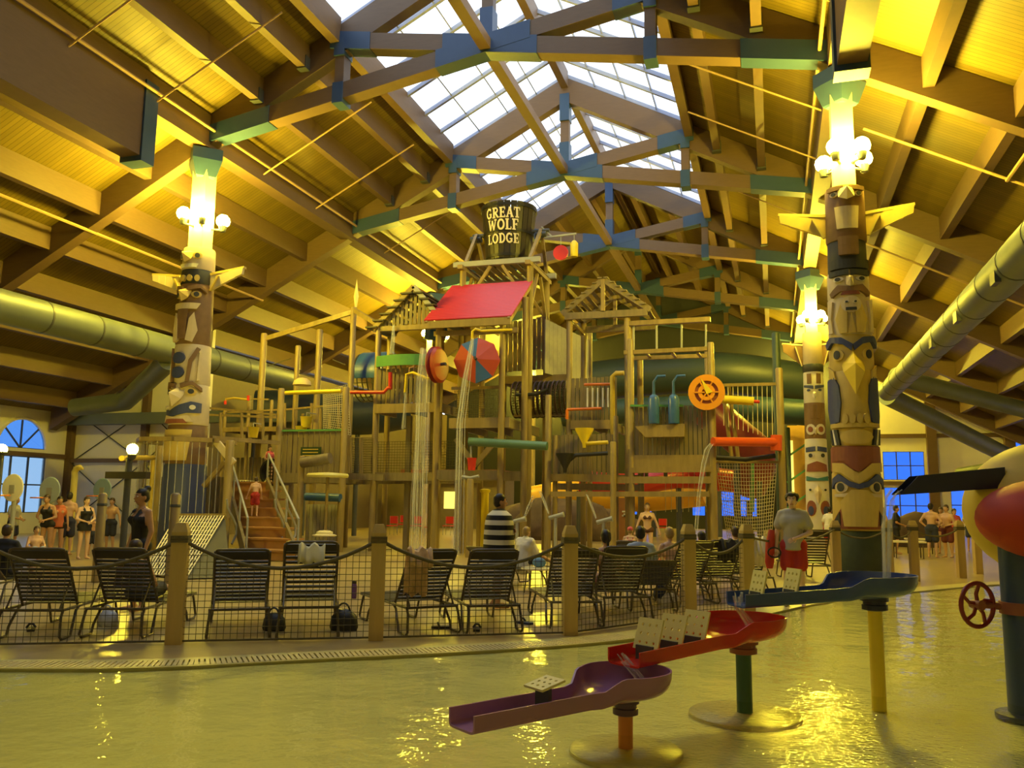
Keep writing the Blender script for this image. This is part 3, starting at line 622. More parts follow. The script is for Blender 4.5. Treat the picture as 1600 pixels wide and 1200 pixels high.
def stream(pts, r, label, parent=None, group=None):
    pts = [Vector(p) for p in pts]; rs = r if isinstance(r, (list, tuple)) else [r]*len(pts); m = MB(); rng = random.Random(len(label)*7+int(abs(pts[0].x)*100))
    for k in range(max(7, int(max(rs)*90))):
        a = rng.uniform(0, 2*PI); f = math.sqrt(rng.random()); t0 = rng.uniform(0, .25); path = []
        for i, (p, q) in enumerate(zip(pts, rs)): path.append(p + Vector((math.cos(a)*q*f, math.sin(a)*q*f, rng.uniform(-.03,.03))) + Vector((rng.uniform(-1,1),rng.uniform(-1,1),0))*q*.12)
        m.tube(path, [.004+rng.uniform(0,.010) for _ in path], 5)
    return obj('water_stream', m, STREAM, parent, smooth=True, label=label, cat='water jet', group=group)
def zat(px, py, v): return V(px, py, v).z
# ---------------------------------------------------------------- tipping bucket
BX, BY, BZ0, BZ1 = -8.82, 28.0, 10.05, 12.05
B = thing('tipping_bucket', 'huge dark wooden tipping bucket lettered in cream above the red roof', 'bucket', (BX, BY, BZ0))
STV = M('dark_stave', (.028,.021,.014), .45, .3, 8, .2); HOOP = M('iron_hoop', (.03,.03,.03), .4, .1, metal=.5)
r0, r1 = .78, 1.0
def br(z): return r0 + (r1-r0)*(z-BZ0)/(BZ1-BZ0)
for k in range(26):
    a0 = 2*PI*k/26+.012; a1 = 2*PI*(k+1)/26-.012; m = MB(); vs = []
    for z in (BZ0, BZ1):
        for rr in (br(z)-.06, br(z)):
            for a in (a0, a1): vs.append((BX+rr*math.cos(a), BY+rr*math.sin(a), z))
    m.add(vs, [(0,1,3,2),(4,6,7,5),(0,4,5,1),(2,3,7,6),(0,2,6,4),(1,5,7,3)]); obj('stave', m, STV, B)
for z in (BZ0+.12, BZ0+.98, BZ1-.12):
    m = MB(); m.lathe([(br(z-.04)+.0, z-.05), (br(z)+.025, z-.05), (br(z)+.03, z+.05), (br(z), z+.05)], (BX, BY, 0), 32, cap=False); obj('hoop', m, HOOP, B, smooth=True)
m = MB(); m.lathe([(0, BZ0+.02), (r0-.03, BZ0+.02), (r0-.03, BZ0+.08), (0, BZ0+.08)], (BX, BY, 0), 26); obj('bucket_bottom', m, STV, B)
m = MB(); m.tube([(BX-1.35, BY, 11.15), (BX+1.5, BY, 11.15)], .07, 10); obj('axle', m, STEEL_D, B, smooth=True)
LET = M('cream_lettering', (.78,.70,.50), .6, .05)
dirc = math.atan2(-BY, -BX) ; dirc = -PI/2 + .06
ARC = lambda cx, cy, rx, ry, a0, a1, n=10: [(cx+rx*math.cos(math.radians(a0+(a1-a0)*i/n)), cy+ry*math.sin(math.radians(a0+(a1-a0)*i/n))) for i in range(n+1)]
V_, H_ = .20, .11      # heavy stems, lighter bars
GL = {'L': (.66, [([(.2,0),(.2,1)],V_), ([(.02,.05),(.62,.05)],H_), ([(.02,.95),(.38,.95)],H_), ([(.6,.0),(.6,.26)],.08)]),
 'E': (.70, [([(.2,0),(.2,1)],V_), ([(.02,.05),(.64,.05)],H_), ([(.02,.95),(.64,.95)],H_), ([(.2,.5),(.5,.5)],H_), ([(.63,0),(.63,.24)],.08), ([(.63,.76),(.63,1)],.08), ([(.5,.38),(.5,.62)],.07)]),
 'F': (.66, [([(.2,0),(.2,1)],V_), ([(.02,.05),(.38,.05)],H_), ([(.02,.95),(.64,.95)],H_), ([(.2,.5),(.5,.5)],H_), ([(.62,.74),(.62,1)],.08), ([(.5,.38),(.5,.62)],.07)]),
 'T': (.72, [([(.36,0),(.36,1)],V_), ([(.16,.05),(.56,.05)],H_), ([(.02,.95),(.70,.95)],H_), ([(.05,.72),(.05,1)],.08), ([(.67,.72),(.67,1)],.08)]),
 'O': (.82, [(ARC(.41,.5,.31,.43,0,360,20), .17)]), 'D': (.80, [([(.2,0),(.2,1)],V_), ([(.02,.05),(.36,.05)],H_), ([(.02,.95),(.36,.95)],H_), (ARC(.34,.5,.34,.45,-90,90,12), .15)]),
 'G': (.82, [(ARC(.41,.5,.31,.43,45,330,18), .17), ([(.44,.42),(.76,.42)],.1), ([(.66,.08),(.66,.44)],.16), ([(.66,.72),(.66,.96)],.08)]),
 'R': (.80, [([(.2,0),(.2,1)],V_), ([(.02,.05),(.38,.05)],H_), ([(.02,.95),(.4,.95)],H_), (ARC(.38,.73,.24,.22,-90,90,10), .14), ([(.2,.51),(.4,.51)],H_), ([(.36,.5),(.66,.05)],.18), ([(.56,.05),(.8,.05)],H_)]),
 'A': (.84, [([(.14,.02),(.42,.98)],.12), ([(.42,.98),(.70,.02)],.19), ([(.24,.34),(.58,.34)],.09), ([(.02,.05),(.28,.05)],H_), ([(.54,.05),(.84,.05)],H_)]),
 'W': (1.12, [([(.12,.98),(.34,.02)],.18), ([(.34,.02),(.56,.9)],.11), ([(.56,.9),(.76,.02)],.18), ([(.76,.02),(.99,.98)],.11), ([(.02,.95),(.3,.95)],H_), ([(.84,.95),(1.1,.95)],H_)])}
def letter(txt, zc, size):
    tot = sum(GL[ch][0]+.05 for ch in txt); x = -tot/2
    for ch in txt:
        m = MB(); w, strokes = GL[ch]; lv = 0
        for pts, th in strokes:
            lv += .0006
            for (x0, y0), (x1, y1) in zip(pts[:-1], pts[1:]):
                L = math.hypot(x1-x0, y1-y0); ux, uy = (x1-x0)/L, (y1-y0)/L; ex = .03 if len(pts) > 2 else 0
                q = [(x0-ux*ex-uy*th/2, y0-uy*ex+ux*th/2), (x0-ux*ex+uy*th/2, y0-uy*ex-ux*th/2), (x1+ux*ex+uy*th/2, y1+uy*ex-ux*th/2), (x1+ux*ex-uy*th/2, y1+uy*ex+ux*th/2)]
                def fn(a, b, t):
                    z = zc+(b-.5)*size; R = br(z)+t; th_ = dirc+(x+a)*size*.88/R; return Vector((BX+R*math.cos(th_), BY+R*math.sin(th_), z))
                m.prism(q, fn, .005, .045+lv)
        obj('letter', m, LET, B); x += w+.05
letter('GREAT', 11.62, .36); letter('WOLF', 11.20, .38); letter('LODGE', 10.72, .34)
# ---------------------------------------------------------------- bucket tower
T = thing('bucket_tower', 'tall log tower carrying the tipping bucket with crossed braces', 'tower', (BX, BY, 0))
lx = [-10.15, -7.72]; ly = [27.0, 29.2]
for x in lx:
    for y in ly:
        m = MB(); m.tube([(x, y, 0), (x, y, 9.75)], .11, 10); obj('leg', m, LOG, T, smooth=True)
for y in ly:
    bar1('platform_beam', GREY, T, (lx[0]-.35, y, 9.82), (lx[1]+.35, y, 9.82), .16, .18)
    bar1('cross_brace', LOG, T, (lx[0], y, 8.2), (lx[0]+1.0, y, 9.7), .1, .1); bar1('cross_brace', LOG, T, (lx[1], y, 8.2), (lx[1]-1.0, y, 9.7), .1, .1)
for x in lx:
    bar1('platform_beam', LOG, T, (x, ly[0]-.35, 9.66), (x, ly[1]+.35, 9.66), .18, .14)
    for y in ly: bar1('a_frame_leg', LOG, T, (x + (.1 if x < BX else -.0), y, 9.9), (x+(.12 if x < BX else .1), BY, 11.2), .11, .11)
    m = MB(); m.tube([(x-.1, BY, 11.02), (x+.3, BY, 11.02)], .12, 10); obj('bearing', m, STEEL_D, T, smooth=True)
    for y in ly: bar1('cross_brace', LOG, T, (x, y, 8.0), (x, y + (.9 if y < BY else -.9), 9.55), .1, .1)
bar1('arm', GREY, T, (-7.5, 28, 10.9), (-6.35, 28, 10.95), .06, .06)
bar1('arm_brace', GREY, T, (-7.6, 28, 11.3), (-7.2, 28, 10.9), .05, .05)
m = MB(); m.lathe([(0,-.04),(.27,-.04),(.27,.04),(0,.04)], (-6.9, 28, 10.3), 20, (0,1,0)); obj('red_disc', m, RED, T, smooth=True)
m = MB(); m.lathe([(.13,-.28),(.14,.2),(.06,.3)], (-6.42, 28, 10.4), 12); obj('yellow_float', m, YEL, T, smooth=True)
for x, z0 in ((-6.9, 10.55), (-6.42, 10.68)): tube1('hanger', GREY, T, [(x, 28, z0), (x, 28, 10.92)], .015, 5)
for k in range(9): x = lx[0] + (lx[1]-lx[0])*k/8; box1('deck_slat', PLANK_D, T, x-.1, ly[0], 9.74, x+.1, ly[1], 9.78)
# ---------------------------------------------------------------- red roof tower
T = thing('red_roof_tower', 'timber play tower under the slanted red metal roof', 'tower', (-9.1, 25.8, 0))
rx0, rx1, ry0, ry1, rz0, rz1 = -10.55, -7.62, 24.6, 27.0, 7.36, 9.1
m = MB(); N_ = 44; prof = [(k/N_, .018*math.sin(k*PI)) if 0 else (k/N_, .02*(k % 2)) for k in range(N_+1)]
vs = []; nrm = Vector((0, -(rz1-rz0), ry1-ry0)).normalized()
for x in (rx0, rx1):
    for t, h in prof: vs.append(Vector((x, ry0+(ry1-ry0)*t, rz0+(rz1-rz0)*t)) + nrm*h)
for x in (rx0, rx1):
    for t, h in prof: vs.append(Vector((x, ry0+(ry1-ry0)*t, rz0+(rz1-rz0)*t)) - nrm*.04)
q = N_+1
m.add(vs, [(i, i+1, q+i+1, q+i) for i in range(N_)] + [(2*q+i, 3*q+i, 3*q+i+1, 2*q+i+1) for i in range(N_)] + [(i, 2*q+i, 2*q+i+1, i+1) for i in range(N_)] + [(q+i, q+i+1, 3*q+i+1, 3*q+i) for i in range(N_)] + [(0, q, 3*q, 2*q), (N_, 2*q+N_, 3*q+N_, q+N_)])
obj('corrugated_roof', m, M('red_roof_sheet', (.50,.03,.035), .32, .06), T)
box1('eave_board', LOG, T, rx0+.03, ry0-.02, rz0-.28, rx1-.03, ry0+.08, rz0-.05)
for x in (rx0+.08, rx1-.08): bar1('barge_board', LOG, T, (x, ry0, rz0-.14), (x, ry1, rz1-.14), .08, .18)
for x in (-10.15, -9.55, -8.0, -7.55):
    y = 24.9 if x in (-10.15, -8.0) else 25.9
    m = MB(); m.tube([(x, y, 0), (x, y, rz0+(rz1-rz0)*(y-ry0)/(ry1-ry0)-.06)], .10, 10); obj('post', m, LOG if x != -8.0 else LOG_Y, T, smooth=True)
deck(T, -9.75, -7.75, 25.0, 28.5, zat(740,655,25)+.02, .3)
net(T, (-9.6,25,4.02), (-8.1,25,4.02), (-8.1,25,5.15), (-9.6,25,5.15), 22, 16, .008, NET_D, 'mesh_panel')
for z in (4.02, 5.18): bar1('mesh_rail', LOG_Y, T, (-9.7,25,z), (-8.0,25,z), .09, .09)
bar1('cross_beam', LOG, T, (-10.3,24.9,6.95), (-7.5,24.9,6.95), .14, .16)
for k, (x0, x1) in enumerate(((-10.15,-8.0), (-9.55,-7.55))):
    y = 24.9+k; bar1('low_beam', PLANK_D, T, (x0, y, 2.45), (x1, y, 2.45), .12, .3)
bar1('diagonal_brace', PLANK_D, T, (-9.6,25.2,3.6), (-8.9,25.2,2.7), .1, .16); bar1('diagonal_brace', LOG, T, (-8.2,25.2,3.6), (-8.9,25.2,2.8), .1, .16)
ptube(T, [(738,530),(738,518),(743,514),(752,517),(800,515)], [24.1,24.1,24.1,24.2,24.8], .04, YEL, 'yellow_pipe')
REDO = M('orange_red_paint', (.42,.06,.02), .35, .1); RDK = M('deep_red_paint', (.25,.02,.02), .35, .1)
# pinwheels fixed to it
W = thing('paddle_wheel', 'round red paddle wheel seen edge-on beside the falling water', 'wheel', V(682,570,24.4))
c = V(682, 570, 24.4)
for k in range(2):
    m = MB(); m.lathe([(0,-.09),(.50,-.07),(.58,0),(.50,.07),(0,.09)], c+Vector((-.05+.14*k,0,0)), 26, (.97,-.12,.03)); obj('disc', m, REDO if k else RDK, W, smooth=30)
m = MB(); m.tube([c+Vector((-.35,.1,0)), c+Vector((.35,-.1,0))], .05, 8); obj('hub', m, STEEL_D, W)
W = thing('spinning_canopy', 'tilted octagonal red and blue spinner hung under the red roof', 'spinner', V(745,563,24.5)); c = V(745,563,24.5)
ax = Vector((.12,-.95,.12)).normalized(); a_ = ax.orthogonal().normalized(); b_ = ax.cross(a_)
for k in range(8):
    m = MB(); p = [c - ax*.0, c + (a_*math.cos(k*PI/4)+b_*math.sin(k*PI/4))*.74, c + (a_*math.cos((k+1)*PI/4)+b_*math.sin((k+1)*PI/4))*.74]
    m.add([p[0]+ax*.16, p[1], p[2], p[0]+ax*.12, p[1]-ax*.04, p[2]-ax*.04], [(0,1,2),(3,5,4),(0,3,4,1),(1,4,5,2),(2,5,3,0)]); obj('canopy_segment', m, BLU if k in (1, 5) else REDO, W)
m = MB(); m.tube([c+ax*.3, c-ax*.45], .05, 8); obj('hub', m, STEEL_D, W)
# ---------------------------------------------------------------- plank gable tower (left)
T = thing('plank_gable_tower', 'play tower with steep plank gable and green parapet beside the red roof', 'tower', (-11.2, 26.5, 0))
SHING = M('dark_shingle', (.06,.05,.035), .6, .3, 9, .2)
gA = V(592, 510, 25.4); gB = V(692, 506, 25.4); ap = V(648, 452, 25.4); zg = gA.z
planks(T, (gA.x, 25.4), (gB.x, 25.4), zg, 0, 15, PLANK, .04, .05, .04, top=lambda f: zg + .1 + (ap.z-zg)*(f/.56 if f < .56 else (1-f)/.44), name='gable_plank')
for y in (25.3, 26.7):
    bar1('rafter', LOG, T, (gA.x-.15, y, zg-.1), (ap.x, y, ap.z+.08), .07, .16); bar1('rafter', GREY, T, (ap.x, y, ap.z+.08), (gB.x+.15, y, zg-.1), .07, .16)
for k in range(6):
    t = k/5.5; x = gA.x-.2 + (ap.x-gA.x+.1)*t; z = zg-.05 + (ap.z-zg)*t; m = MB(); m.bar((x, 25.2, z), (x, 26.82, z+.02), .42, .05); o = obj('shingle_board', m, SHING, T)
    x = gB.x+.2 - (gB.x-ap.x+.1)*t; m = MB(); m.bar((x, 25.2, z), (x, 26.82, z+.02), .36, .05); obj('shingle_board', m, SHING, T)
bar1('tie_beam', LOG_Y, T, (gA.x-.2,25.4,zg-.1), (gB.x,25.4,zg-.1), .16, .16)
for px, v in ((592,25.4), (690,25.4), (610,26.7), (680,26.7)): post(T, px, 512, v, .10, LOG_Y if px == 592 else LOG)
zd = zat(640,632,25.4)
deck(T, gA.x, gB.x+.1, 25.3, 26.82, zd, .28)
planks(T, (gA.x+.05, 25.35), (gB.x, 25.35), zd+.05, zat(640,575,25.35), 14, PLANK, .04, .05, .02, name='parapet_plank')
gp = V(594,572,25.1); m = MB()
gr_pts = [(gA.x+.02+k*(V(668,560,25.1).x-gA.x)/8, 25.25-.22*math.sin(PI*k/8)) for k in range(9)]
for (xa, ya), (xb, yb) in zip(gr_pts[:-1], gr_pts[1:]): m.add([(xa,ya,gp.z),(xb,yb,gp.z),(xb,yb,gp.z+.36),(xa,ya,gp.z+.36),(xa,ya+.05,gp.z),(xb,yb+.05,gp.z),(xb,yb+.05,gp.z+.36),(xa,ya+.05,gp.z+.36)], [(0,1,2,3),(4,7,6,5),(0,4,5,1),(3,2,6,7)])
obj('green_parapet', m, GRN, T, smooth=True)
bar1('support', PLANK_D, T, V(640,650,26), (V(640,650,26).x, 26, 0), .16, .16)
ptube(T, [(633,613),(635,585),(645,582),(670,592)], 25.1, .045, YEL, 'yellow_pipe'); ptube(T, [(610,605),(610,582)], 25.1, .07, RED, 'red_nozzle')
ptube(T, [(548,613),(600,613),(606,606),(612,606)], 25.1, .06, RED, 'red_pipe')
m = MB(); m.tube([V(668,517,26.0), V(694,521,26.4)], .3, 14); obj('blue_tube', m, BLU, T, smooth=True)
for k in range(3): bar1('low_rail', PLANK_D, T, (gA.x, 25.4, 2.4+.0*k), (gB.x+.6, 25.4+k*1.2, 2.4), .12, .26)
net(T, (gA.x,25.5,2.5), (gB.x+.6,25.5,2.5), (gB.x+.6,25.5,3.55), (gA.x,25.5,3.55), 30, 12, .008, NET_D, 'mesh_panel')
# ---------------------------------------------------------------- barrel net bridge
YBR = 27.85; a = V(806,625,YBR); b = V(888,625,YBR)
T = thing('barrel_bridge', 'dark barrel-shaped net tunnel bridging two play towers', 'bridge', (a.x, YBR, a.z-.7))
HO = M('brown_hoop', (.05,.02,.012), .5, .1)
for k in range(13):
    x = a.x+(b.x-a.x)*k/12; m = MB(); m.tube([(x, YBR+.62*math.cos(2*PI*j/20), a.z+.62*math.sin(2*PI*j/20)) for j in range(21)], .03, 6, False); obj('hoop', m, HO, T, smooth=True)
m = MB()
for j in range(40): t_ = 2*PI*j/40; m.tube([(a.x, YBR+.6*math.cos(t_), a.z+.6*math.sin(t_)), (b.x, YBR+.6*math.cos(t_), a.z+.6*math.sin(t_))], .018, 3)
for k in range(26): x = a.x+(b.x-a.x)*k/25; m.tube([(x, YBR+.6*math.cos(2*PI*j/16), a.z+.6*math.sin(2*PI*j/16)) for j in range(17)], .011, 3, False)
obj('net', m, NET_D, T, kind='stuff')
box1('walkway', PLANK_D, T, a.x, YBR-.3, a.z-.60, b.x, YBR+.3, a.z-.52)
# ---------------------------------------------------------------- rear plank cabin between towers
T = thing('rear_cabin', 'pale boarded cabin wall seen behind the bucket tower legs', 'cabin', (-7.4, 29, 0))
za, zc = zat(840,590,29), zat(840,515,29)
planks(T, (-7.45, 28.0), (-6.6, 31.5), za, zc, 12, M('pale_plank', (.33,.31,.27), .6, .15), .04, .01, .0, top=lambda f: zc+.15*(1-f))
planks(T, (-9.2, 28.8), (-7.5, 28.4), za+.2, zc+.3, 9, PLANK, .04, .04, .03)
for x, y in ((-9.2,28.9), (-6.6,31.5)): m = MB(); m.tube([(x,y,0),(x,y,zc+.4)], .1, 8); obj('post', m, LOG, T, smooth=True)
deck(T, -9.2, -6.7, 28.6, 31.5, za, .25)
m = MB(); m.tube([V(806,617,26.83), V(838,616,26.83), V(856,608,26.83)], .06, 8); obj('dark_pipe', m, BLK, T, smooth=True)
# ---------------------------------------------------------------- timber gable tower (right)
T = thing('open_gable_tower', 'play tower with open timber gable frame and plank parapet', 'tower', (-5.6, 27, 0))
gA = V(884,492,26.5); gB = V(1012,490,26.5); ap = V(943,438,26.5); zg = gA.z
for y in (26.4, 28.6):
    bar1('rafter', PLANK, T, (gA.x-.1,y,zg), (ap.x,y,ap.z), .08, .18); bar1('rafter', PLANK, T, (ap.x,y,ap.z), (gB.x+.1,y,zg), .08, .18)
    bar1('king_post', LOG, T, (ap.x,y,zg), (ap.x,y,ap.z), .12, .12)
    bar1('tie_beam', PLANK, T, (gA.x,y,zg-.08), (gB.x,y,zg-.08), .12, .22)
for k in range(7):
    t = (k+.5)/7
    for A_, s in ((gA, -1), (gB, 1)):
        x = A_.x+(ap.x-A_.x)*t; z = zg+.1+(ap.z-zg)*t; box1('roof_lath', PLANK, T, x-.07, 26.3, z, x+.07, 28.7, z+.04)
for px, v in ((890,26.5), (980,26.5), (912,28.6), (985,28.6)): post(T, px, 492 if v < 27 else 505, v, .10, LOG_Y if px == 890 else LOG)
zd = zat(930,658,26.5); x9, x10 = V(893,625,26.5).x, V(965,625,26.5).x
deck(T, x9, V(958,640,26.5).x, 26.4, 29, zd, .26)
planks(T, (x9, 26.45), (x10, 26.45), zd, zat(930,590,26.45), 11, PLANK, .04, .03, .02)
bar1('brace', LOG, T, V(890,500,26.5), V(912,522,28), .1, .1)
for (p0, p1, v) in (((913,601),(955,600),26.2), ((886,640),(940,638),26.2)): ptube(T, [p0, p1], v, .045, ORG_P, 'orange_pipe')
for i in range(5): x = 918+i*8; lbeam(T, (x,606), (x,636), 26.25, 26.25, .05, .05, WHT, 'pale_slat')
ptube(T, [(886,655),(886,640)], 26.2, .05, ORG_P, 'orange_pipe')
ptube(T, [(957,720),(957,588),(963,583),(975,583)], 26.0, .08, BRASS, 'ochre_pipe')
# lower plank screen with funnels
zs0, zs1 = zat(910,742,25.6), zat(910,678,25.6)
planks(T, (V(868,700,25.6).x, 25.6), (V(962,700,25.6).x, 25.6), zs0, zs1, 13, PLANK, .04, .03, .03, name='screen_plank')
lbeam(T, (858,746), (1000,748), 25.5, 25.5, .14, .22, LOG_Y); post(T, 857, 617, 25.2, .10, LOG_Y); post(T, 868, 680, 25.6, .08); post(T, 962, 650, 25.6, .08)
lbeam(T, (862,772), (1108,772), 25.04, 25.04, .15, .15, LOG_Y, 'low_log')
for k in range(2): lbeam(T, (868,760), (1000,762), 26.5+k, 26.5+k, .1, .2, PLANK_D, 'joist')
def funnel(px, py, r, h, mat, label, v, pipe):
    F = thing('water_funnel', label, 'funnel', V(px, py+h, v)); c = V(px, py, v); H = c.z - V(px, py+h, v).z
    m = MB(); m.lathe([(r,0),(r*1.03,.03),(r*1.0,-.02),(r*.22,-H),(r*.18,-H*1.3)], c, 18, cap=False); obj('cone', m, mat, F, smooth=30)
    m = MB(); m.tube([V(x, y, v) for x, y in pipe], .06, 8); obj('arm_pipe', m, mat, F, smooth=True)
funnel(913, 671, .28, 22, YEL, 'bright yellow water funnel on a yellow arm', 25.1, [(913,690),(918,693),(950,691)])
funnel(883, 710, .28, 22, BLK, 'black water funnel on a black arm', 25.0, [(884,724),(900,711),(950,708)])
# ---------------------------------------------------------------- right cabin with trellis
T = thing('trellis_cabin', 'right-hand plank cabin with trellis frame above and blue bottles inside', 'cabin', (-3.6, 26, 0))
v = 25.2
for px, yt, vv in ((985,530,25.2), (1110,535,25.2), (980,500,26.8), (1105,540,27.5), (1000,560,27.5)): post(T, px, yt, vv, .10, LOG_Y)
lbeam(T, (983,506), (1110,499), v, v, .16, .14, LOG_Y, 'top_beam'); lbeam(T, (975,551), (1105,545), v, v, .12, .12, LOG); lbeam(T, (980,560), (1105,556), 26.6, 26.6, .12, .12, LOG)
for x in (990, 1026, 1065, 1103): lbeam(T, (x,507), (x,549), v, v, .05, .05, GREY, 'trellis_rod')
for x in (1010, 1050, 1090): bar1('lath', LOG, T, V(x,551,v), V(x+6,558,26.6), .08, .06)
zf = zat(1050,712,v); deck(T, V(985,700,v).x, V(1112,700,v).x, v, 28.5, zf, .36, PLANK, LOG)
planks(T, (V(985,700,v).x, v), (V(1112,700,v).x, v), zf, zat(1050,635,v), 18, PLANK, .04, .03, .02)
bar1('rail', GRN, T, V(985,634,v-.1), V(1068,634,v-.1), .08, .06)
m = MB(); q = [V(992,666,v-.35), V(1069,662,v-.35), V(1069,682,v-.35), V(1008,683,v-.35)]
m.add([p for p in q]+[p+Vector((0,.3,0)) for p in q], [(0,3,2,1),(4,5,6,7),(0,1,5,4),(1,2,6,5),(2,3,7,6),(3,0,4,7)]); obj('planter_front', m, LOG_Y, T)
for x in (1010, 1040): lbeam(T, (x,745), (x,690), v+.1, v+.1, .1, .1, PLANK_D, 'bracket')
lbeam(T, (960,750), (1112,750), v, v, .18, .2, LOG); lbeam(T, (985,735), (1112,733), v-.05, v-.05, .1, .16, LOG_Y)
post(T, 958, 690, v-.2, .09, LOG)
for px in (1022, 1053):
    Bt = thing('blue_bottle', 'tall blue bottle-shaped tank with bent pipe, '+('next to the orange wheel' if px > 1040 else 'farther from the orange wheel'), 'tank', V(px,662,v-.3), 'blue tanks in the trellis cabin'); c = V(px,662,v-.3)
    m = MB(); m.lathe([(.15,0),(.16,.05),(.16,.72),(.12,.82),(.05,.86),(.05,.9)], c, 16); obj('tank', m, BLU, Bt, smooth=40)
    z9 = c.z+.88; m = MB(); m.tube([(c.x,c.y,z9),(c.x,c.y,z9+.35),(c.x+.12,c.y,z9+.52),(c.x+.35,c.y,z9+.52)], .04, 8); obj('neck_pipe', m, BLU, Bt, smooth=True)
W = thing('orange_wheel', 'orange ring wheel with pointer on the right cabin post', 'wheel', V(1104,613,24.9)); c = V(1104,613,24.9); fr = Vector((0,-1,0))
for r_a, r_b, mt in ((.34,.52,ORG_P), (.13,.24,M('orange_light', (.85,.36,.02), .35, .05))):
    m = MB(); m.lathe([(r_a,-.04),(r_b,-.04),(r_b,.04),(r_a,.04),(r_a,-.04)], c, 28, (0,1,0), cap=False); obj('ring', m, M('orange_light', (.85,.36,.02), .35, .05) if mt is not ORG_P else M('orange_rim', (.78,.32,.02), .35, .05), W, smooth=40)
m = MB(); m.lathe([(0,-.02),(.35,-.02),(.35,.02),(0,.02)], c+Vector((0,.03,0)), 24, (0,1,0)); obj('back_plate', m, TR, W)
for k in range(6): a_ = k*PI/3; bar1('spoke', M('orange_rim', (1,1,1)), W, c+Vector((.05*math.cos(a_),-.03,.05*math.sin(a_))), c+Vector((.36*math.cos(a_),-.03,.36*math.sin(a_))), .04, .04)
m = MB(); m.add([c+Vector((-.16,-.06,.42)), c+Vector((.18,-.06,0)), c+Vector((0,-.06,-.06)), c+Vector((-.16,-.03,.42)), c+Vector((.18,-.03,0)), c+Vector((0,-.03,-.06))], [(0,1,2),(3,5,4),(0,3,4,1),(1,4,5,2),(2,5,3,0)]); obj('pointer', m, YEL, W)
# ---------------------------------------------------------------- rope tower on the far right
T = thing('rope_tower', 'right-hand rope climbing bay with hanging ropes and cargo net', 'climbing frame', (-1, 27.5, 0))
post(T, 1212, 520, 28, .13, M('dark_green_post', (.04,.07,.06), .5, .2)); post(T, 1217, 575, 26.5, .11, LOG_Y); post(T, 1112, 560, 26.5, .09, LOG)
lbeam(T, (1120,602), (1217,600), 26.5, 26.5, .09, .09, LOG, 'rope_rail')
for i in range(11): x = 1130+i*7.6; tube1('rope', NET_W, T, [V(x,603,26.5), V(x+1,665+i*2,26.5)], .013, 4)
ptube(T, [(1128,624),(1178,627)], 26.3, .13, YEL, 'yellow_pipe', 12); ptube(T, [(1176,627),(1187,628)], 26.3, .05, RED, 'red_nozzle')
ptube(T, [(1114,690),(1216,691)], [24.9,26.25], .13, M('red_orange_pipe', (.72,.10,.02), .35, .06), 'red_pipe', 14); ptube(T, [(1213,680),(1213,704)], 26.25, .17, M('red_orange_pipe', (1,1,1)), 'red_elbow', 12)
lbeam(T, (1112,722), (1216,722), 26.5, 26.5, .08, .08, LOG_Y, 'net_rail'); ptube(T, [(1118,715),(1165,718),(1212,712)], 26.3, .07, BLK, 'black_hose')
A_ = G(1140,838); B_ = G(1208,836); A_ = Vector((V(1140,838,27.2).x,27.2,0.2)); B_ = Vector((V(1203,838,27.2).x,27.2,.2))
net(T, A_, B_, V(1214,722,26.5), V(1118,722,26.5), 22, 26, .011, NET_W, 'cargo_net', .4)
for x in (1128, 1138): ptube(T, [(x,600),(x+16,720)], [26.7,27], .06, LOG, 'slanted_pole')
stream([V(1113,693,24.85), V(1106,703,24.8), V(1100,725,24.75), V(1093,770,24.72), V(1086,862,24.7)], [.06,.09,.08,.06,.06], 'thin white jet falling from the red-orange pipe')
ptube(T, [(1175,800),(1176,720)], 27, .06, GRN, 'green_pole')
for i in range(9): x = 1040+i*9; tube1('rope', NET_W, T, [V(x,735,27.5), V(x,800,27.5)], .01, 4)
# ---------------------------------------------------------------- green trough and small red bucket
T = thing('green_trough_pipe', 'long horizontal green pipe spanning the middle bay with small red bucket', 'pipe', V(735,693,24.5))
ptube(T, [(733,690),(855,697)], 24.5, .13, M('sea_green_pipe', (.10,.20,.13), .35, .1), 'pipe_body', 14)
c = V(737,735,24.5); m = MB(); m.lathe([(.11,0),(.14,.36),(.15,.38),(.13,.36)], c, 14); obj('red_bucket', m, RED, T, smooth=40); ptube(T, [(736,715),(736,697)], 24.5, .03, GREY, 'bucket_hanger')
p = thing('splash_post', 'slim golden post topped with a spout under the red bucket', 'post', (V(735,880,24.0).x, 24.0, 0)); post(p, 735, 748, 24.0, .11, LOG_Y); ptube(p, [(722,745),(735,747),(748,744)], 24.0, .05, GREY, 'spout_head')
p = thing('yellow_pipe_post', 'thick bright yellow standpipe behind the man in the striped towel', 'pipe', (V(758,860,27.0).x, 27.0, 0)); m = MB(); c = V(758,765,27); m.tube([(c.x,27,0),(c.x,27,c.z)], .13, 12); obj('pipe_body', m, YEL, p, smooth=True); m = MB(); m.lathe([(.16,0),(.18,.05),(.18,.1),(.1,.12)], (c.x,27,c.z-.1), 12); obj('pipe_flange', m, YEL, p, smooth=40)
for pix, v, r, lab in (([(663,545),(661,600),(658,690),(655,790),(654,868)], 24.3, [.14,.26,.22,.28,.3], 'thick curtain of water falling beside the red paddle wheel'), ([(738,530),(732,565),(726,600),(718,660),(714,868)], 24.05, [.05,.11,.14,.16,.18], 'spray falling from the yellow pipe under the red roof'),
                        ([(615,508),(614,530),(612,553)], 25.2, [.04,.1,.13], 'short water jet falling behind the green parapet'), ([(634,608),(632,640),(630,670)], 25.1, [.03,.06,.08], 'short jet below the bent yellow pipe of the gable tower')):
    stream([V(x, y, v) for x, y in pix], r, lab)
